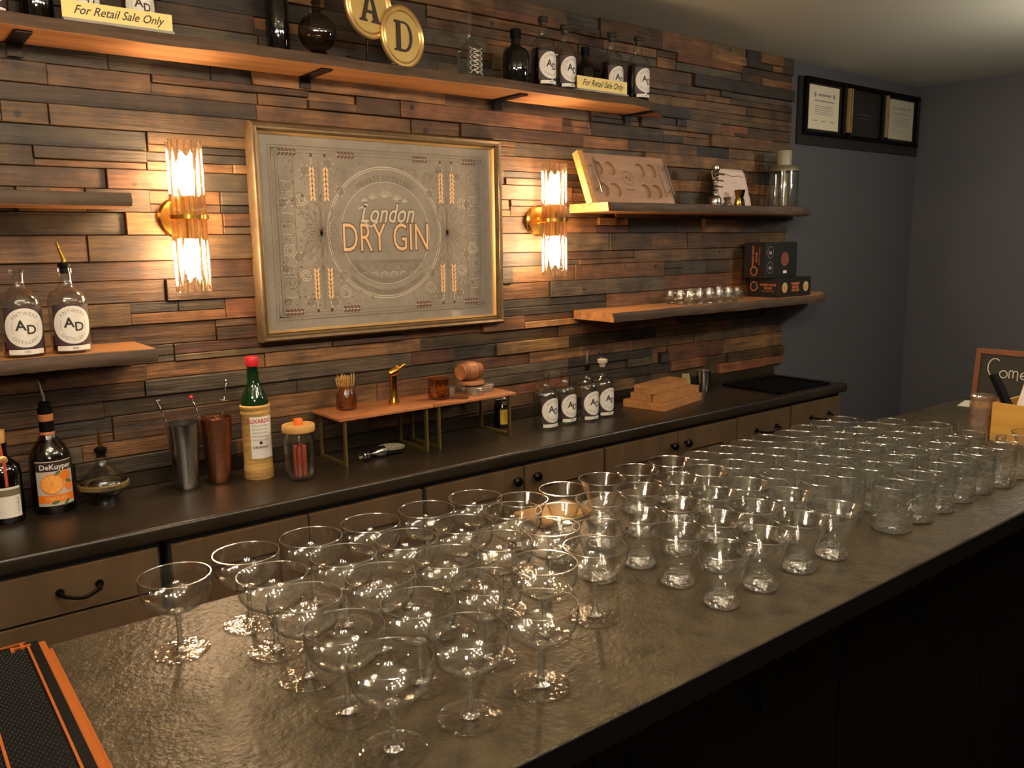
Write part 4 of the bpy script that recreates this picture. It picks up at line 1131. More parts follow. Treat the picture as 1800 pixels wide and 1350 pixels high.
t_ = thing('preserve_jar', 'dark clip-top jar with yellow label under the right riser end', 'jar', (1.665, 2.185, ZC))
m = MB(); m.lathe([(0, .001), (.026, 0), (.029, .004), (.029, .070), (.024, .080), (.024, .086)], 32); m.build('glass_body', M['glassdark'], t_)
m = MB(); m.lathe([(.026, .086), (.028, .087), (.028, .094), (.024, .102), (0, .104)], 32); m.build('lid', M['glassbottle'], t_)
m = MB(); m.ring(.0275, .0012, .087, 32, 6); m.ring(.0255, .0012, .080, 32, 6); m.build('wire_clip', M['steel'], t_)
m = MB(); rect_on(m, -.026, .010, .012, .062, wrap(.0297, 0, .0), 8); m.build('label', mat('yellow_label', c('#c9a126'), .55), t_, smooth=60)
m = MB(); m.text('CHERRIES', .0095, lambda a, b: wrap(.0303, 0)(-.008 - b, .037 + a)); m.build('label_lettering', M['ink'], t_, smooth=0)

# kraft boxes
Kb = T(2.372, 2.098, ZC) @ RZ(math.radians(12))
kb = [(0, -.066, 0), (0, -.022, 0), (0, .022, 0), (0, .066, 0), (.004, -.052, 1), (-.006, -.006, 1), (.0, .040, 1), (-.004, -.020, 2), (.002, .026, 2)]
kn = ['bottom layer, nearest the counter front', 'bottom layer, second from the counter front', 'bottom layer, third from the counter front', 'bottom layer, nearest the plank wall',
      'middle layer, nearest the counter front', 'middle layer, centre one', 'middle layer, nearest the plank wall', 'top layer, front one', 'top layer, rear one']
for (a, b_, l), nm in zip(kb, kn):
    x0 = -.145 + a + (.010 if l else 0); x1 = .145 + a - (.03 if l == 2 else 0)
    t_ = thing('kraft_box', 'long brown kraft box in the stack, ' + nm, 'box', tuple((Kb @ Vector((0, 0, 0)))[:]), math.radians(12), 'stack of long kraft boxes')
    MB().bbox(x0, x1, b_ - .0215, b_ + .0215, l*.0285, l*.0285 + .028, .001).build('carton', M['kraft'], t_, smooth=0)
    m = MB()
    if l != 1: m.box(x0 - .0004, x0, b_ - .012, b_ + .012, l*.0285 + .013, l*.0285 + .0145); 
    m.box(x0 + .09, x0 + .092, b_ - .0217, b_ + .0217, l*.0285 + .027, l*.0285 + .0283); m.build('flap_seam', mat('kraft_seam', c('#5a3a1e'), .8) if 'kraft_seam' not in bpy.data.materials else bpy.data.materials['kraft_seam'], t_, smooth=0)

t_ = thing('steel_cup', 'small steel cup with a folded card behind the kraft boxes', 'cup', (2.690, 2.165, ZC))
MB().lathe([(0, .002), (.022, 0), (.024, .003), (.030, .085), (.031, .086), (.029, .086), (.023, .006), (0, .006)], 32).build('cup_body', M['steel'], t_)
o = MB().prism([(-.04, 0), (.02, 0), (.028, .05), (.02, .078), (-.032, .082)], 0, .0015, lambda a, b, d: (a, d, b)).build('folded_card', mat('olive_card', c('#9a8a5c'), .7), None, smooth=0, loc=(2.612, 2.178, ZC)); o.rotation_euler = (-.12, 0, math.radians(10)); tag(o, 'small tan card propped between kraft boxes and steel cup', 'card')
o = MB().lathe([(0, 0), (.011, 0), (.012, .003), (.011, .014), (0, .016)], 16).build('red_cap', M['red'], None, loc=(2.600, 2.135, ZC + .0005)); tag(o, 'small red cap by the right end of the kraft boxes', 'cap')
# black drip mat on the counter
m = MB(); m.bbox(0, .36, 0, .28, 0, .004, .001); m.box(.0, .36, 0, .006, .004, .009); m.box(0, .006, 0, .28, .004, .009); m.box(.354, .36, 0, .28, .004, .009); m.box(0, .36, .274, .28, .004, .009)
o = m.build('drip_mat', M['black'], None, smooth=0, loc=(2.845, 1.905, ZC)); tag(o, 'large flat black rubber mat on the right end of the back counter', 'mat')

# ------------------------------------------------------------------ right shelves
S2 = 1.752
t_ = thing('serving_tray', 'wooden serving tray with eight round hollows and two metal handles, leaning on upper right shelf', 'tray', (2.015, 2.118, S2))
TI = math.atan2(.075, .178)
K = RX(-TI)
W_, H_, D_ = .430, .190, .018
hol = [(.075, .135), (.135, .135), (.290, .135), (.350, .135), (.075, .052), (.135, .052), (.290, .052), (.350, .052)]
m = MB()
# board face with round pockets (each pocket a recess with its own wall and floor)
def hole_grid(mb, W, H, holes, r, dep, K):
    xs = [0.0]; cells = []
    # split into columns bounding each hole pair, rows bounding each hole
    bx = [0] + sorted({round(h[0]-r*1.02, 4) for h in holes} | {round(h[0]+r*1.02, 4) for h in holes}) + [W]
    bz = [0] + sorted({round(h[1]-r*1.02, 4) for h in holes} | {round(h[1]+r*1.02, 4) for h in holes}) + [H]
    for i in range(len(bx)-1):
        for j in range(len(bz)-1):
            x0, x1, z0, z1 = bx[i], bx[i+1], bz[j], bz[j+1]
            h = [q for q in holes if x0 < q[0] < x1 and z0 < q[1] < z1]
            if not h: mb.add([K @ Vector(p) for p in ((x0,0,z0),(x1,0,z0),(x1,0,z1),(x0,0,z1))], [(0,1,2,3)]); continue
            cx, cz = h[0]; n = 32; vo = []; vi = []; vd = []
            for k in range(n):
                a = 2*PI*k/n; ca, sa = math.cos(a), math.sin(a)
                s = min((x1-cx if ca > 0 else cx-x0)/abs(ca) if abs(ca) > 1e-6 else 9, (z1-cz if sa > 0 else cz-z0)/abs(sa) if abs(sa) > 1e-6 else 9)
                vo.append((cx+s*ca, 0, cz+s*sa)); vi.append((cx+r*ca, 0, cz+r*sa)); vd.append((cx+r*ca, dep, cz+r*sa))
            vs = [K @ Vector(p) for p in vo+vi+vd]; fs = [tuple(2*n+k for k in range(n))]
            for k in range(n):
                k2 = (k+1) % n; fs += [(k, k2, n+k2, n+k), (n+k, n+k2, 2*n+k2, 2*n+k)]
            mb.add(vs, fs)
hole_grid(m, W_, H_, hol, .0275, .012, K)
m.add([K @ Vector(p) for p in ((0,0,0),(W_,0,0),(W_,0,H_),(0,0,H_),(0,D_,0),(W_,D_,0),(W_,D_,H_),(0,D_,H_))], [(4,7,6,5),(0,4,5,1),(1,5,6,2),(2,6,7,3),(3,7,4,0)])
m.build('board', M['traywood'], t_, smooth=30)
m = MB()
for x0, x1 in ((.0, .018), ): m.box(x0 - .004, x1, -.006, D_ + .004, 0, H_ + .006, K)
m.build('side_rail', M['palewood'], t_, smooth=0)
for x0 in (.040, W_ - .020):
    m = MB(); m.tube([K @ Vector(p) for p in ((x0, 0, .050), (x0, -.022, .050))], .003, 8); m.tube([K @ Vector(p) for p in ((x0, 0, .140), (x0, -.022, .140))], .003, 8)
    m.tube([K @ Vector(p) for p in ((x0, -.024, .030), (x0, -.024, .160))], .004, 10); m.build('handle', M['steel'], t_)
m = MB(); fk = lambda a, b: tuple((K @ Vector((.213 + a, -.0008, .100 + b)))[:])
m.ribbon([(.027*math.cos(a), .027*math.sin(a)) for a in [2*PI*i/32 for i in range(32)]], .0015, fk, True)
m.text('A', .022, lambda a, b: fk(a - .007, b + .003)); m.text('D', .020, lambda a, b: fk(a + .009, b - .004)); m.text('ANTWERP', .010, lambda a, b: fk(a, b - .045))
m.build('branded_mark', mat('burnt_mark', c('#4a3526'), .8), t_, smooth=0)

t_ = thing('corkscrew_stand', 'ornate chrome corkscrew standing on the upper right shelf', 'corkscrew', (2.660, 2.105, S2))
m = MB(); m.lathe([(0, 0), (.022, 0), (.024, .004), (.023, .028), (.018, .036), (.009, .040), (.008, .046), (0, .046)], 28); m.build('base', M['steel'], t_)
m = MB(); m.tube([(.009*math.cos(i*.7), .009*math.sin(i*.7), .046 + i*.0017) for i in range(40)], .0032, 8); m.build('spiral', M['steel'], t_)
m = MB(); m.lathe([(0, .112), (.010, .112), (.014, .118), (.009, .126), (.013, .133), (.015, .140), (.013, .150), (0, .152)], 24); m.build('head', M['steel'], t_)
m = MB(); m.tube([(-.018, 0, .124), (.050, 0, .120)], .0035, 8); m.tube([(.004, 0, .098), (.046, 0, .096)], .0028, 8); m.tube([(.004, 0, .074), (.044, 0, .073)], .0028, 8); m.build('arms', M['steel'], t_)
def cup_jigger(label, x, y, h, matr):
    t_ = thing('cup_jigger', label, 'jigger', (x, y, S2), 0, 'small jiggers on the upper right shelf')
    m = MB(); m.lathe([(.0, .001), (.016, 0), (.017, .002), (.013, h*.42), (.009, h*.55), (.011, h*.62), (.0165, h), (.0155, h), (.008, h*.6), (0, h*.58)], 28); m.build('cup_body', M[matr], t_)
cup_jigger('polished double jigger in front of the white leaning plaque', 2.775, 2.085, .062, 'brass')
cup_jigger('dark double jigger behind the polished one on the upper right shelf', 2.828, 2.110, .066, 'bronze')
cup_jigger('small rounded steel cup right of the chrome corkscrew base', 2.708, 2.085, .032, 'steel')
t_ = thing('white_plaque', 'white rounded plaque with pinkish scribbles leaning on the upper right shelf', 'plaque', (2.748, 2.148, S2))
def rrect(w, h, r, n=6):
    pts = []
    for cx, cz, a0 in ((w-r, r, -PI/2), (w-r, h-r, 0), (r, h-r, PI/2), (r, r, PI)):
        for i in range(n+1): pts.append((cx + r*math.cos(a0 + PI/2*i/n), cz + r*math.sin(a0 + PI/2*i/n)))
    return pts
K = RX(-.30)
m = MB(); m.prism(rrect(.205, .160, .022), 0, .008, lambda a, b, d: tuple((K @ Vector((a, d, b)))[:])); m.build('board', mat('pinkish_white_card', c('#d5bcae'), .5), t_, smooth=30)
m = MB(); fk = lambda a, b: tuple((K @ Vector((a, -.0008, b)))[:])
m.ribbon([(.012, .144), (.07, .140), (.12, .130), (.17, .134), (.19, .126)], .004, fk); m.ribbon(rrect(.190, .146, .018), .0015, lambda a, b: fk(a + .0075, b + .007), True)
for k in range(5): m.ribbon([(.10 + .012*k, .10 - .012*k), (.13 + .010*k, .104 - .014*k), (.16, .095 - .012*k)], .0012, fk)
m.build('scribbles', mat('grey_brown_scribble', c('#8a6a60'), .6), t_, smooth=0)
t_ = thing('tall_dispenser', 'tall clear glass cylinder dispenser at the right end of the upper right shelf', 'dispenser', (3.140, 2.130, S2))
m = MB(); m.lathe([(0, .004), (.058, 0), (.062, .006), (.062, .150), (.058, .156), (.058, .006), (0, .010)], 36); m.build('glass_cylinder', M['glassbottle'], t_)
m = MB(); m.lathe([(0, .176), (.030, .176), (.055, .172), (.064, .160), (.064, .150), (.060, .150)], 36); m.build('lid', mat('olive_lid', c('#6b634a'), .45, metal=.3), t_)
m = MB(); m.lathe([(0, .176), (.030, .176), (.031, .232), (.028, .236), (0, .236)], 28); m.build('neck_cap', mat('grey_cap', c('#8c8468'), .5), t_)
m = MB(); m.lathe([(0, .01), (.010, .01), (.010, .16), (0, .16)], 16, T(.012, 0, 0)); m.build('centre_tube', mat('olive_tube', c('#7d775c'), .5), t_)

# tasting glasses
S3 = 1.377
t_ = thing('tasting_glass', '', 'glass', (2.50, 2.08, S3), 0, 'small stemless tasting glasses on the right shelf')
m = MB(); m.lathe([(0, .004), (.014, .0), (.017, .003), (.015, .007), (.0245, .018), (.0265, .028), (.0235, .042), (.020, .052), (.0205, .056), (.0195, .056), (.0225, .042), (.0255, .028), (.0235, .019), (.013, .009), (0, .008)], 28); m.build('bowl', M['glassthin'], t_)
m = MB(); m.lathe([(0, .0008), (.0135, .0008), (.0160, .003), (.0142, .0066), (0, .0068)], 24); m.build('foot', M['glasssolid'], t_)
tg0 = t_; k = 0
for j, yy in enumerate((2.080, 2.136, 2.190)):
    for i in range(6):
        x_ = 2.492 + .0585*i + .01*j
        lab = 'small stemless tasting glass, %s from the left in the %s row of the right shelf' % (['first', 'second', 'third', 'fourth', 'fifth', 'sixth'][i], ['front', 'middle', 'rear'][j])
        if k == 0: t_.location = (x_, yy, S3); t_['label'] = lab
        else: dup(tg0, (x_, yy, S3), lab)
        k += 1

# smoker boxes
def barrel_icon(mb, cx, cz, r, fn):
    mb.poly([(cx + r*.42*math.cos(a)*(1 + .15*math.cos(2*a)), cz + r*.52*math.sin(a)) for a in [2*PI*i/16 for i in range(16)]], fn)
t_ = thing('smoker_box', 'black whiskey barrel smoker gift box lying flat, lower of two on the right shelf', 'box', (3.060, 2.075, S3))
MB().bbox(0, .235, 0, .150, 0, .082, .0015).build('carton', mat('matte_black_card', c('#16120f'), .5), t_, smooth=0)
fF = lambda a, b: (a, -.0006, b); fL = lambda a, b: (-.0006, .150 - a, b)
m = MB()
for q, yy in enumerate((.055, .041, .027)): m.text(('WHISKEY', 'BARREL', 'SMOKER')[q], .0150, lambda a, b, yy=yy: fF(.118 + a, yy + b), off=.0004)
m.text('WHISKEY BARREL', .0130, lambda a, b: fL(.096 + a, .052 + b), xs=.78, off=.0003); m.text('SMOKER', .0130, lambda a, b: fL(.096 + a, .038 + b), xs=.78, off=.0003)
m.text('SET FOR COCKTAILS', .007, lambda a, b: fL(.096 + a, .026 + b), xs=.9)
m.build('lettering', M['orangetxt'], t_, smooth=0)
m = MB()
for fn, cx, ri in ((fF, .040, .022), (fF, .196, .022)): disc_on(m, ri, fn, 24, 1, cx=cx, cy=.041, sx=.9)
m.build('roundel', mat('tan_roundel', c('#b79a62'), .6), t_, smooth=0)
m = MB(); m.ribbon([(.024 + .017*math.cos(a), .045 + .019*math.sin(a)) for a in [2*PI*i/24 for i in range(24)]], .004, fL, True)
for cx in (.040, .196): barrel_icon(m, cx, .037, .018, lambda a, b: (a, -.0012, b))
m.build('barrel_mark', M['orangetxt'], t_, smooth=0)
t_ = thing('smoker_box', 'black whiskey barrel smoker gift box standing upright, upper of two on right shelf', 'box', (3.010, 2.110, S3 + .0822))
MB().bbox(0, .225, 0, .110, 0, .150, .0015).build('carton', bpy.data.materials['matte_black_card'], t_, smooth=0)
m = MB(); fL = lambda a, b: (-.0006, .110 - a, b)
m.text('WHISKEY BARREL', .0135, lambda a, b: fL(.046 - b, .092 + a), xs=.85, off=.0003); m.text('SMOKER', .0135, lambda a, b: fL(.064 - b, .088 + a), xs=.85, off=.0003); m.text('SET FOR COCKTAILS', .008, lambda a, b: fL(.078 - b, .092 + a))
m.ribbon([(.052 + .016*math.cos(a), .030 + .018*math.sin(a)) for a in [2*PI*i/24 for i in range(24)]], .004, fL, True)
m.build('lettering', M['orangetxt'], t_, smooth=0)
m = MB()
for cz in (.108, .045):
    m.ribbon([(.030 + .020*math.cos(a), cz + .024*math.sin(a)) for a in [2*PI*i/24 for i in range(24)]], .0018, fF, True); m.box(.021, .039, -.0008, 0, cz - .008, cz + .004)
m.build('pale_print', M['greyink'], t_, smooth=0)
m = MB(); disc_on(m, .030, fF, 28, 1, cx=.135, cy=.078); m.build('barrel_picture', mat('barrel_picture_brown', c('#74402c'), .5), t_, smooth=0)
MB().box(.125, .150, -.0010, 0, .018, .030).build('price_sticker', M['paper'], t_, smooth=0)

# ------------------------------------------------------------------ framed certificates on the dark wall
t_ = thing('certificate_board', 'wide dark wall display with two white certificates and thin gold strips', 'picture', (3.412, 2.262, 2.045))
MB().box(0, 1.10, -.012, 0, 0, .295).build('backing_panel', mat('dark_olive_panel', c('#1d1a15'), .5), t_, smooth=0)
for x0 in (.030, .385, .735):
    m = MB(); sweep_frame(m, x0, x0 + .335, .045, .295, [(0, -.012), (0, -.030), (.012, -.034), (.018, -.026), (.018, -.012)]); m.build('frame', M['black'], t_, smooth=30)
for q, (x0, colr) in enumerate(((.068, '#cfc3a4'), (.775, '#a79f88'))):
    o_ = MB().box(x0, x0 + .245, -.020, -.012, .072, .265).build('certificate', mat('certificate_paper_%d' % q if q else 'certificate_paper', c(colr), .6), t_, smooth=0)
    m = MB(); fq = lambda a, b, x0=x0: (x0 + a, -.0206, .072 + b)
    for a in (.045, .200): disc_on(m, .012, fq, 12, 1, cx=a, cy=.152, sx=.8)
    m.ribbon([(.07, .152), (.175, .152)], .010, fq); m.ribbon([(.04, .126), (.205, .126)], .006, fq)
    for k in range(5): m.ribbon([(.045, .104 - .009*k), (.20, .104 - .009*k)], .003, fq)
    for a in (.03, .10, .17): m.ribbon([(a, .038), (a + .04, .038)], .004, fq)
    m.build('print', M['greyink'], o_, smooth=0)
for x0 in (.372, .392, .722): MB().box(x0, x0 + .007, -.042, -.012, .072, .272).build('gold_strip', M['goldlip'], t_, smooth=0)
m = MB(); fq = lambda a, b: (.55 + a, -.0126, .17 + b)
m.text('EST', .02, lambda a, b: fq(a, b + .02)); m.ribbon([(-.07, -.002), (.07, -.002)], .003, fq); m.ribbon([(-.05, -.02), (.05, -.02)], .003, fq); m.build('faint_print', mat('faint_blue_print', c('#3c4048'), .6), t_, smooth=0)

# ------------------------------------------------------------------ far end of the bar
t_ = thing('chalkboard', 'tabletop chalkboard with orange-brown wood frame and chalk word Come, far bar end', 'chalkboard', (3.0, 1.248, ZB))
fB = lambda a, b, d=0: (d + b*.10, -a, b)      # leans slightly away from the viewer
Wb, Hb = .42, .172
m = MB()
def bar_(a0, a1, b0, b1): m.prism([(a0, b0), (a1, b0), (a1, b1), (a0, b1)], -.006, .012, lambda a, b, d: (d + b*.10, -a, b))
bar_(0, .016, 0, Hb); bar_(Wb-.016, Wb, 0, Hb); bar_(.016, Wb-.016, Hb-.016, Hb); bar_(.016, Wb-.016, 0, .014)
m.build('frame', M['signwood'], t_, smooth=0)
m = MB(); m.prism([(.015, .013), (Wb-.015, .013), (Wb-.015, Hb-.015), (.015, Hb-.015)], 0, .006, lambda a, b, d: (d + b*.10, -a, b)); m.build('slate', M['slate'], t_, smooth=0)
m = MB(); fc_ = lambda a, b: fB(a, b, -.0008)
w_ = .0028
m.ribbon([(.062 + .021*math.cos(a), .112 + .030*math.sin(a)) for a in [.9 + (5.0-.9)*i/24 for i in range(25)]], w_, fc_)
m.ribbon([(.092 + .012*math.cos(a), .092 + .012*math.sin(a)) for a in [2*PI*i/20 for i in range(20)]], w_, fc_, True)
m.ribbon([(.110, .080), (.110, .104), (.113, .106), (.119, .106), (.122, .100), (.122, .082)], w_, fc_); m.ribbon([(.122, .100), (.126, .106), (.133, .106), (.136, .100), (.136, .080), (.137, .074)], w_, fc_)
m.ribbon([(.146, .092), (.164, .092)], w_, fc_); m.ribbon([(.155 + .010*math.cos(a), .092 + .011*math.sin(a)) for a in [0 + 5.4*i/20 for i in range(21)]], w_, fc_)
m.build('chalk_writing', M['chalk'], t_, smooth=0)

t_ = thing('wooden_caddy', 'tan wooden caddy box of bar supplies at the right end of the bar', 'caddy', (2.400, .943, ZB), math.radians(-3))
m = MB(); hh = .105
m.box(0, .008, -.26, 0, 0, hh); m.box(.15, .158, -.26, 0, 0, hh); m.box(.008, .15, -.008, 0, 0, hh); m.box(.008, .15, -.26, -.252, 0, hh); m.box(.008, .15, -.252, -.008, 0, .006)
m.build('box', mat('tan_plywood', c('#b98a3c'), .5, var=.2, vscale=(30, 4, 30)), t_, smooth=0)
def faceted(label, x, y, z, R, h):
    t_ = thing('faceted_tumbler', label, 'glass', (x, y, z), 0, 'amber hobnail tumblers')
    m = MB(); vs = []; n = 20; rings = 9
    pf = [(R*.9, 0)] + [(R*(1 + .06*((i) % 2)), .006 + (h-.012)*i/rings) for i in range(rings+1)] + [(R, h), (R*.9, h), (R*.86, .012)]
    m.lathe([(0, 0)] + pf + [(0, .012)], n, wob=lambda a, zz: .05*math.cos(10*a + zz*160) if .004 < zz < h - .004 else 0)
    m.build('tumbler_body', M['glassamber'], t_, smooth=20)
faceted('amber hobnail tumbler standing against the left side of the wooden caddy', 2.428, .981, ZB, .029, .118)
faceted('amber hobnail tumbler standing inside the wooden caddy', 2.502, .872, ZB + .0065, .034, .128)
o = MB().bbox(-.016, .016, -.007, .007, 0, .185, .003).build('black_utensil', M['black'], None, loc=(2.440, .876, ZB + .014)); o.rotation_euler = (math.radians(-27), math.radians(-3), 0); tag(o, 'long black handle leaning out of the wooden caddy', 'utensil')
o = MB().prism([(0, 0), (-.09, 0), (-.125, .200), (-.042, .185)], 0, .001, lambda a, b, d: (d, a, b)).build('folded_leaflet', mat('white_leaflet', c('#d9c9c0'), .6), None, smooth=0, loc=(2.462, .925, ZB + .010)); tag(o, 'white paper leaflet sticking up out of the wooden caddy', 'leaflet')
m = MB(); m.box(0, .12, 0, .20, 0, .0012); o = m.build('paper_sheet', mat('shaded_sheet', c('#a8a294'), .7), None, smooth=0, loc=(2.86, 1.02, ZB)); o.rotation_euler = (0, 0, math.radians(12)); tag(o, 'loose white sheet lying on the bar before the chalkboard', 'paper')
o = MB().bbox(0, .14, 0, .095, 0, .010, .002).build('cutting_board', mat('pale_maple_board', c('#b08446'), .5, var=.2, vscale=(4, 40, 40)), None, loc=(1.00, 1.185, ZB)); tag(o, 'small pale wooden board on the bar rear edge behind the coupes', 'cutting board')

# ------------------------------------------------------------------ rubber bar mats
def bar_mat(label, x1, y1, z, off, e=0.0):
    t_ = thing('bar_mat', label, 'bar mat', (x1, y1, z), 0, 'stacked rubber bar mats')
    w, l = .44, .60
    m = MB(); m.bbox(-w, 0, -l, 0, 0, .006, .0012); m.build('base', M['black'], t_, smooth=0)
    m = MB()
    q = .0025 if e else .0095
    for (a0, a1, b0, b1) in ((-e-q, -e+.0003, -l-.0003, -e+.0003), (-w-.0003, -w+q, -l-.0003, .0003), (-w+q, -e-q, -q, .0003), (-w+q, -e-q, -l-.0003, -l+q)): m.box(a0, a1, b0, b1, .0045 if e else .0008, .0078 if e else .0068)
    m.build('border', M['orange'], t_, smooth=0); return t_, w, l
t1, w, l = bar_mat('lowest black rubber bar mat with orange border, bottom of the stack', .156, 1.238, ZB + .0002, 0)
t2, w, l = bar_mat('middle black rubber bar mat with orange border in the stack', .1495, 1.252, ZB + .0078, 0)
t3, w, l = bar_mat('topmost black rubber bar mat with orange border and rows of nubs', .1405, 1.246, ZB + .0152, 0, .0125)
m = MB()
for i in range(40):
    for j in range(84):
        x_ = -.020 - i*.0058 - (j % 2)*.0029; y_ = -.014 - j*.0058
        if x_ < -.23: continue
        m.add([(x_-.0014, y_-.0014, .006), (x_+.0014, y_-.0014, .006), (x_+.0014, y_+.0014, .006), (x_-.0014, y_+.0014, .006), (x_, y_, .0085)], [(0,1,4), (1,2,4), (2,3,4), (3,0,4)])
o = m.build('nubs', mat('black_nub_rubber', c('#080808'), .5, spec=.3), t3, smooth=0); o['kind'] = 'stuff'
m = MB(); m.box(-.0745, -.0715, -l + .02, -.03, .006, .0080); m.box(-.030, -.010, -.016, -.012, .006, .0085); m.box(-.034, -.030, -.024, -.010, .006, .0085); m.box(-.022, -.018, -.020, -.004, .006, .0086); m.build('orange_logo_lines', M['orange'], t3, smooth=0)

# ------------------------------------------------------------------ glassware on the bar
ORD = ['first', 'second', 'third', 'fourth', 'fifth', 'sixth', 'seventh', 'eighth', 'ninth', 'tenth']
ROW = ['front', 'second', 'middle', 'fourth', 'rear']
# coupes
co = thing('coupe_glass', '', 'coupe glass', (0, 0, ZB), 0, 'coupe glasses lined up on the bar')
m = MB()
ob_ = [(.0045, .0575), (.012, .0590), (.026, .0640), (.038, .0720), (.0447, .0820), (.0474, .0930), (.0478, .1020), (.0472, .1110)]
ib_ = [(.0463, .1110), (.0469, .1020), (.0465, .0930), (.0438, .0830), (.0372, .0735), (.0255, .0655), (.012, .0608), (0, .0600)]
m.lathe(ob_ + ib_, 40); m.cur = 1; m.ring(.0467, .0008, .1108, 44, 6); m.build('bowl', [M['glassthin'], M['glassrim']], co)
m = MB(); m.lathe([(0, .0612), (.006, .0607), (.0085, .0598), (.0060, .0582), (.0044, .0560), (.0037, .050), (.0033, .035), (.0036, .018), (.0050, .0095), (.0085, .0062), (.012, .0048), (0, .0046)], 20); m.build('stem', M['glasssolid'], co)
m = MB(); m.lathe([(0, .0010), (.030, .0006), (.0375, .0004), (.0388, .0014), (.0380, .0024), (.030, .0030), (.016, .0042), (.010, .0052), (0, .0056)], 40); m.build('foot', M['glassfoot'], co)
coupes = {0: [.408, .510, .619], 1: [.404, .506, .610, .710, .808], 2: [.403, .512, .620, .717, .814], 3: [.400, .508, .612, .716, .820], 4: [.296, .402, .504, .606, .712, .812]}
yy = {0: .742, 1: .842, 2: .948, 3: 1.048, 4: 1.148}
n_ = 0; rr = random.Random(4)
for r_ in range(5):
    for i, x_ in enumerate(coupes[r_]):
        lab = 'stemmed coupe glass, %s from the left in the %s row of coupes' % (ORD[i], ROW[r_])
        y_ = yy[r_] + (-.018 if (r_ == 4 and i == 0) else 0) + rr.uniform(-.0015, .0015)
        lo = (x_, y_, ZB)
        if n_ == 0: co.location = lo; co['label'] = lab
        else: dup(co, lo, lab, rr.uniform(0, 6))
        n_ += 1
# flared tasting tumblers
fl = thing('flared_glass', '', 'tumbler', (0, 0, ZB), 0, 'flared footed tumblers on the bar')
m = MB()
m.lathe([(.0215, .018), (.0225, .026), (.0260, .040), (.0325, .058), (.0405, .076), (.0470, .0890), (.0460, .0890), (.0392, .0755), (.0312, .0575), (.0247, .040), (.0205, .027), (.016, .0215), (0, .0205)], 36); m.cur = 1; m.ring(.0463, .0008, .0888, 40, 6)
m.build('bowl', [M['glassthin'], M['glassrim']], fl)
m = MB(); m.lathe([(0, .0015), (.020, .0008), (.0255, .0010), (.0278, .0040), (.0270, .0085), (.0232, .0125), (.0215, .0175), (.019, .0198), (.010, .0182), (0, .0178)], 32); m.build('base', M['glasssolid'], fl)
flo = {0: [.988, 1.087, 1.198, 1.295], 1: [.998, 1.098, 1.196, 1.302], 2: [.914, 1.010, 1.106, 1.202, 1.300], 3: [.922, 1.021, 1.122, 1.232, 1.318], 4: [.912, 1.012, 1.115, 1.215, 1.318]}
yf = {0: .752, 1: .845, 2: .940, 3: 1.045, 4: 1.142}
n_ = 0; marked = []
def logo(t_, R0, slope, z, s_):
    f_ = lambda x, y: ((R0 + slope*y)*math.sin(x/R0), -(R0 + slope*y)*math.cos(x/R0), z + y)
    m = MB(); m.text('A', .020*s_, lambda a, b: f_(a - .007*s_, b + .003), off=.0003); m.text('D', .018*s_, lambda a, b: f_(a + .009*s_, b - .003), off=.0003)
    m.ribbon([(.019*s_*math.cos(a), .002 + .015*s_*math.sin(a)) for a in [.4 + 2.3*i/14 for i in range(15)]], .0008, f_)
    return m.build('etched_logo', M['etch'], t_, smooth=0)
for r_ in range(5):
    for i, x_ in enumerate(flo[r_]):
        lab = 'flared thick-footed tumbler, %s from the left in the %s row of flared tumblers' % (ORD[i], ROW[r_])
        lo = (x_, yf[r_] + rr.uniform(-.003, .003), ZB)
        if n_ == 0: fl.location = lo; fl['label'] = lab; cur = fl
        else: cur = dup(fl, lo, lab, 0)
        n_ += 1
        if (r_, i) in ((4, 4), (2, 2)): marked.append(cur)
for cur in marked: logo(cur, .0375, .62, .070, 1.0)
# rocks glasses
ro = thing('rocks_glass', '', 'rocks glass', (0, 0, ZB), 0, 'straight rocks glasses on the bar')
m = MB(); m.lathe([(.0345, .004), (.0368, .012), (.0375, .040), (.0378, .086), (.0376, .0895), (.0368, .0895), (.0366, .086), (.0360, .040), (.0348, .022), (.028, .0185), (0, .0180)], 36); m.cur = 1; m.ring(.0372, .0008, .0893, 36, 6); m.build('bowl', [M['glasshaze'], M['glassrim']], ro)
m = MB(); m.lathe([(0, .003), (.018, .0018), (.030, .0006), (.0342, .0020), (.0360, .0060), (.0364, .0125), (.0345, .0165), (.020, .0172), (0, .0170)], 36); m.build('base', M['glasssolid'], ro)
xs = {0: [1.508 + .0925*i for i in range(7)], 1: [1.425 + .088*i for i in range(8)], 2: [1.402 + .084*i for i in range(9)], 3: [1.398 + .0805*i for i in range(9)], 4: [1.400 + .0815*i for i in range(8)]}
marked2 = []
yr = {0: .755, 1: .850, 2: .944, 3: 1.040, 4: 1.128}
n_ = 0
for r_ in range(5):
    for i, x_ in enumerate(xs[r_]):
        lab = 'straight clear rocks glass, %s from the left in the %s row of rocks glasses' % (ORD[i], ROW[r_])
        lo = (x_ + rr.uniform(-.003, .003), yr[r_] + rr.uniform(-.006, .006), ZB)
        if n_ == 0: ro.location = lo; ro['label'] = lab; cur = ro
        else: cur = dup(ro, lo, lab, 0)
        n_ += 1
        if (r_, i) in ((4, 5), (0, 0)): marked2.append(cur)
for cur in marked2: logo(cur, .0384, 0, .052, 1.0)
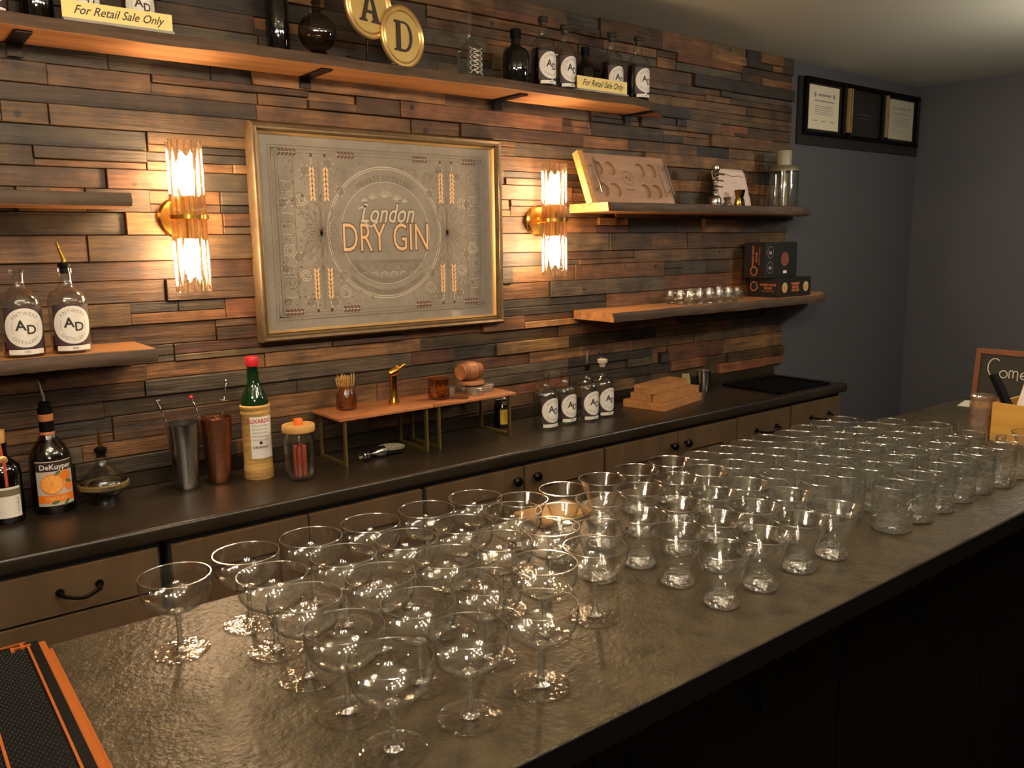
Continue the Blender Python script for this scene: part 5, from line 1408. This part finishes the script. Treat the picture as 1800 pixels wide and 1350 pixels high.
# small shot glasses at the far rear, one flared glass at the far front
sh = thing('shot_glass', 'small straight shot glass behind the rocks glasses, nearest the bar rear edge', 'shot glass', (2.075, 1.120, ZB), 0, 'shot glasses beyond the rocks glasses')
m = MB(); m.lathe([(.0205, .004), (.0225, .020), (.0285, .078), (.0278, .078), (.0215, .022), (.012, .0165), (0, .016)], 28); m.build('bowl', M['glassthin'], sh)
m = MB(); m.lathe([(0, .002), (.018, .0008), (.0200, .003), (.0214, .014), (.012, .0158), (0, .0156)], 24); m.build('base', M['glasssolid'], sh)
for (x_, y_, lab) in ((2.140, 1.045, 'small shot glass beyond the rocks glasses, second from the bar rear edge'), (2.190, .965, 'small shot glass beyond the rocks glasses, third from the bar rear edge'), (2.160, .885, 'small shot glass beyond the rocks glasses, fourth from the bar rear edge'), (2.120, .825, 'small shot glass beyond the rocks glasses, nearest the customer side')):
    dup(sh, (x_, y_, ZB), lab, 0)
dup(fl, (2.160, .752, ZB), 'lone flared tumbler at the far right end beyond the rocks glasses', 0)

# ------------------------------------------------------------------ lamps out of view, most of them added for fill and glints
ch = thing('chandelier', 'ring chandelier of small round bulbs hanging behind the viewer', 'chandelier', (-.25, -.85, 2.08))  # added as front fill for labels, shelf fronts and mirror
m = MB(); m.tube([(0, 0, 0), (0, 0, CEIL - 2.08)], .006, 8); m.ring(.30, .006, 0, 40, 8); m.tube([(-.30, 0, 0), (.30, 0, 0)], .004, 6); m.tube([(0, -.30, 0), (0, .30, 0)], .004, 6); m.lathe([(0, .32), (.05, .32), (.05, .30), (0, .30)], 20)
m.build('frame', M['bronze'], ch)
for i in range(7):
    a = 2*PI*i/6; q = 0 if i == 6 else .30
    m = MB(); m.sphere(.036, (q*math.cos(a), q*math.sin(a), -.042), 16, 12); m.build('bulb', M['bulb2'], ch)
for (cx_, cy_, cz_, lab) in ((.30, .98, 2.22, 'cluster pendant of seven small round bulbs hanging above the coupe glasses'), (1.05, .22, 2.24, 'cluster pendant of seven small round bulbs above the customer side, middle of the bar'), (-.45, .55, 2.22, 'cluster pendant of seven small round bulbs left of the viewer'), (1.72, .58, 2.26, 'cluster pendant of seven small round bulbs hanging above the bar edge by the rocks glasses')):  # coupe pendant inferred from its reflections; the others added for light and glints
    cp = thing('cluster_pendant', lab, 'pendant lamp', (cx_, cy_, cz_), 0)
    m = MB(); m.tube([(0, 0, 0), (0, 0, CEIL - cz_)], .005, 8); m.ring(.20, .005, 0, 40, 8); m.tube([(-.20, 0, 0), (.20, 0, 0)], .0035, 6); m.tube([(0, -.20, 0), (0, .20, 0)], .0035, 6)
    m.build('frame', M['bronze'], cp)
    for i in range(7):
        a = 2*PI*i/6 + .3; q = 0 if i == 6 else .20
        m = MB(); m.sphere(.016, (q*math.cos(a), q*math.sin(a), -.021), 14, 10); m.build('bulb', M['bulb5'], cp)
pl_ = thing('pendant_lamp', 'white glass globe pendant hanging over the far right end of the bar', 'pendant lamp', (3.35, .80, 2.02))  # unseen globe added to brighten the ceiling and right wall
m = MB(); m.sphere(.09, (0, 0, 0), 24, 14); m.build('globe', M['bulb3'], pl_)
m = MB(); m.tube([(0, 0, .088), (0, 0, CEIL - 2.02)], .004, 8); m.build('cord', M['bronze'], pl_)
def glint_spot(x, y, e, label, col=(1, .84, .64), ang=1.7):  # unseen ceiling spots added to put glints on the glasses
    t_ = thing('downlight', label, 'ceiling light', (x, y, CEIL - .012))
    m = MB(); m.lathe([(.036, 0), (.055, 0), (.055, .011), (.036, .011), (.036, 0)], 28); m.build('trim_ring', M['tin'], t_)
    MB().lathe([(0, .003), (.036, .003), (.036, .006), (0, .006)], 24).build('lens', M['bulb4'], t_)
    l_ = bpy.data.lights.new('downlight_lamp', 'SPOT'); l_.energy = e; l_.color = col; l_.shadow_soft_size = .03; l_.spot_size = ang; l_.spot_blend = .6
    o = bpy.data.objects.new('downlight_lamp', l_); C.objects.link(o); o.parent = t_; o.location = (0, 0, -.004)
glint_spot(.75, .95, SPOT_E, 'recessed ceiling downlight above the coupes on the bar')
glint_spot(1.95, .55, SPOT_E, 'recessed ceiling downlight above the customer edge beside the rocks glasses')
glint_spot(-.15, 1.0, SPOT_E, 'recessed ceiling downlight left of the viewer')
glint_spot(3.3, .6, SPOT_E, 'recessed ceiling downlight toward the far right end of the bar')
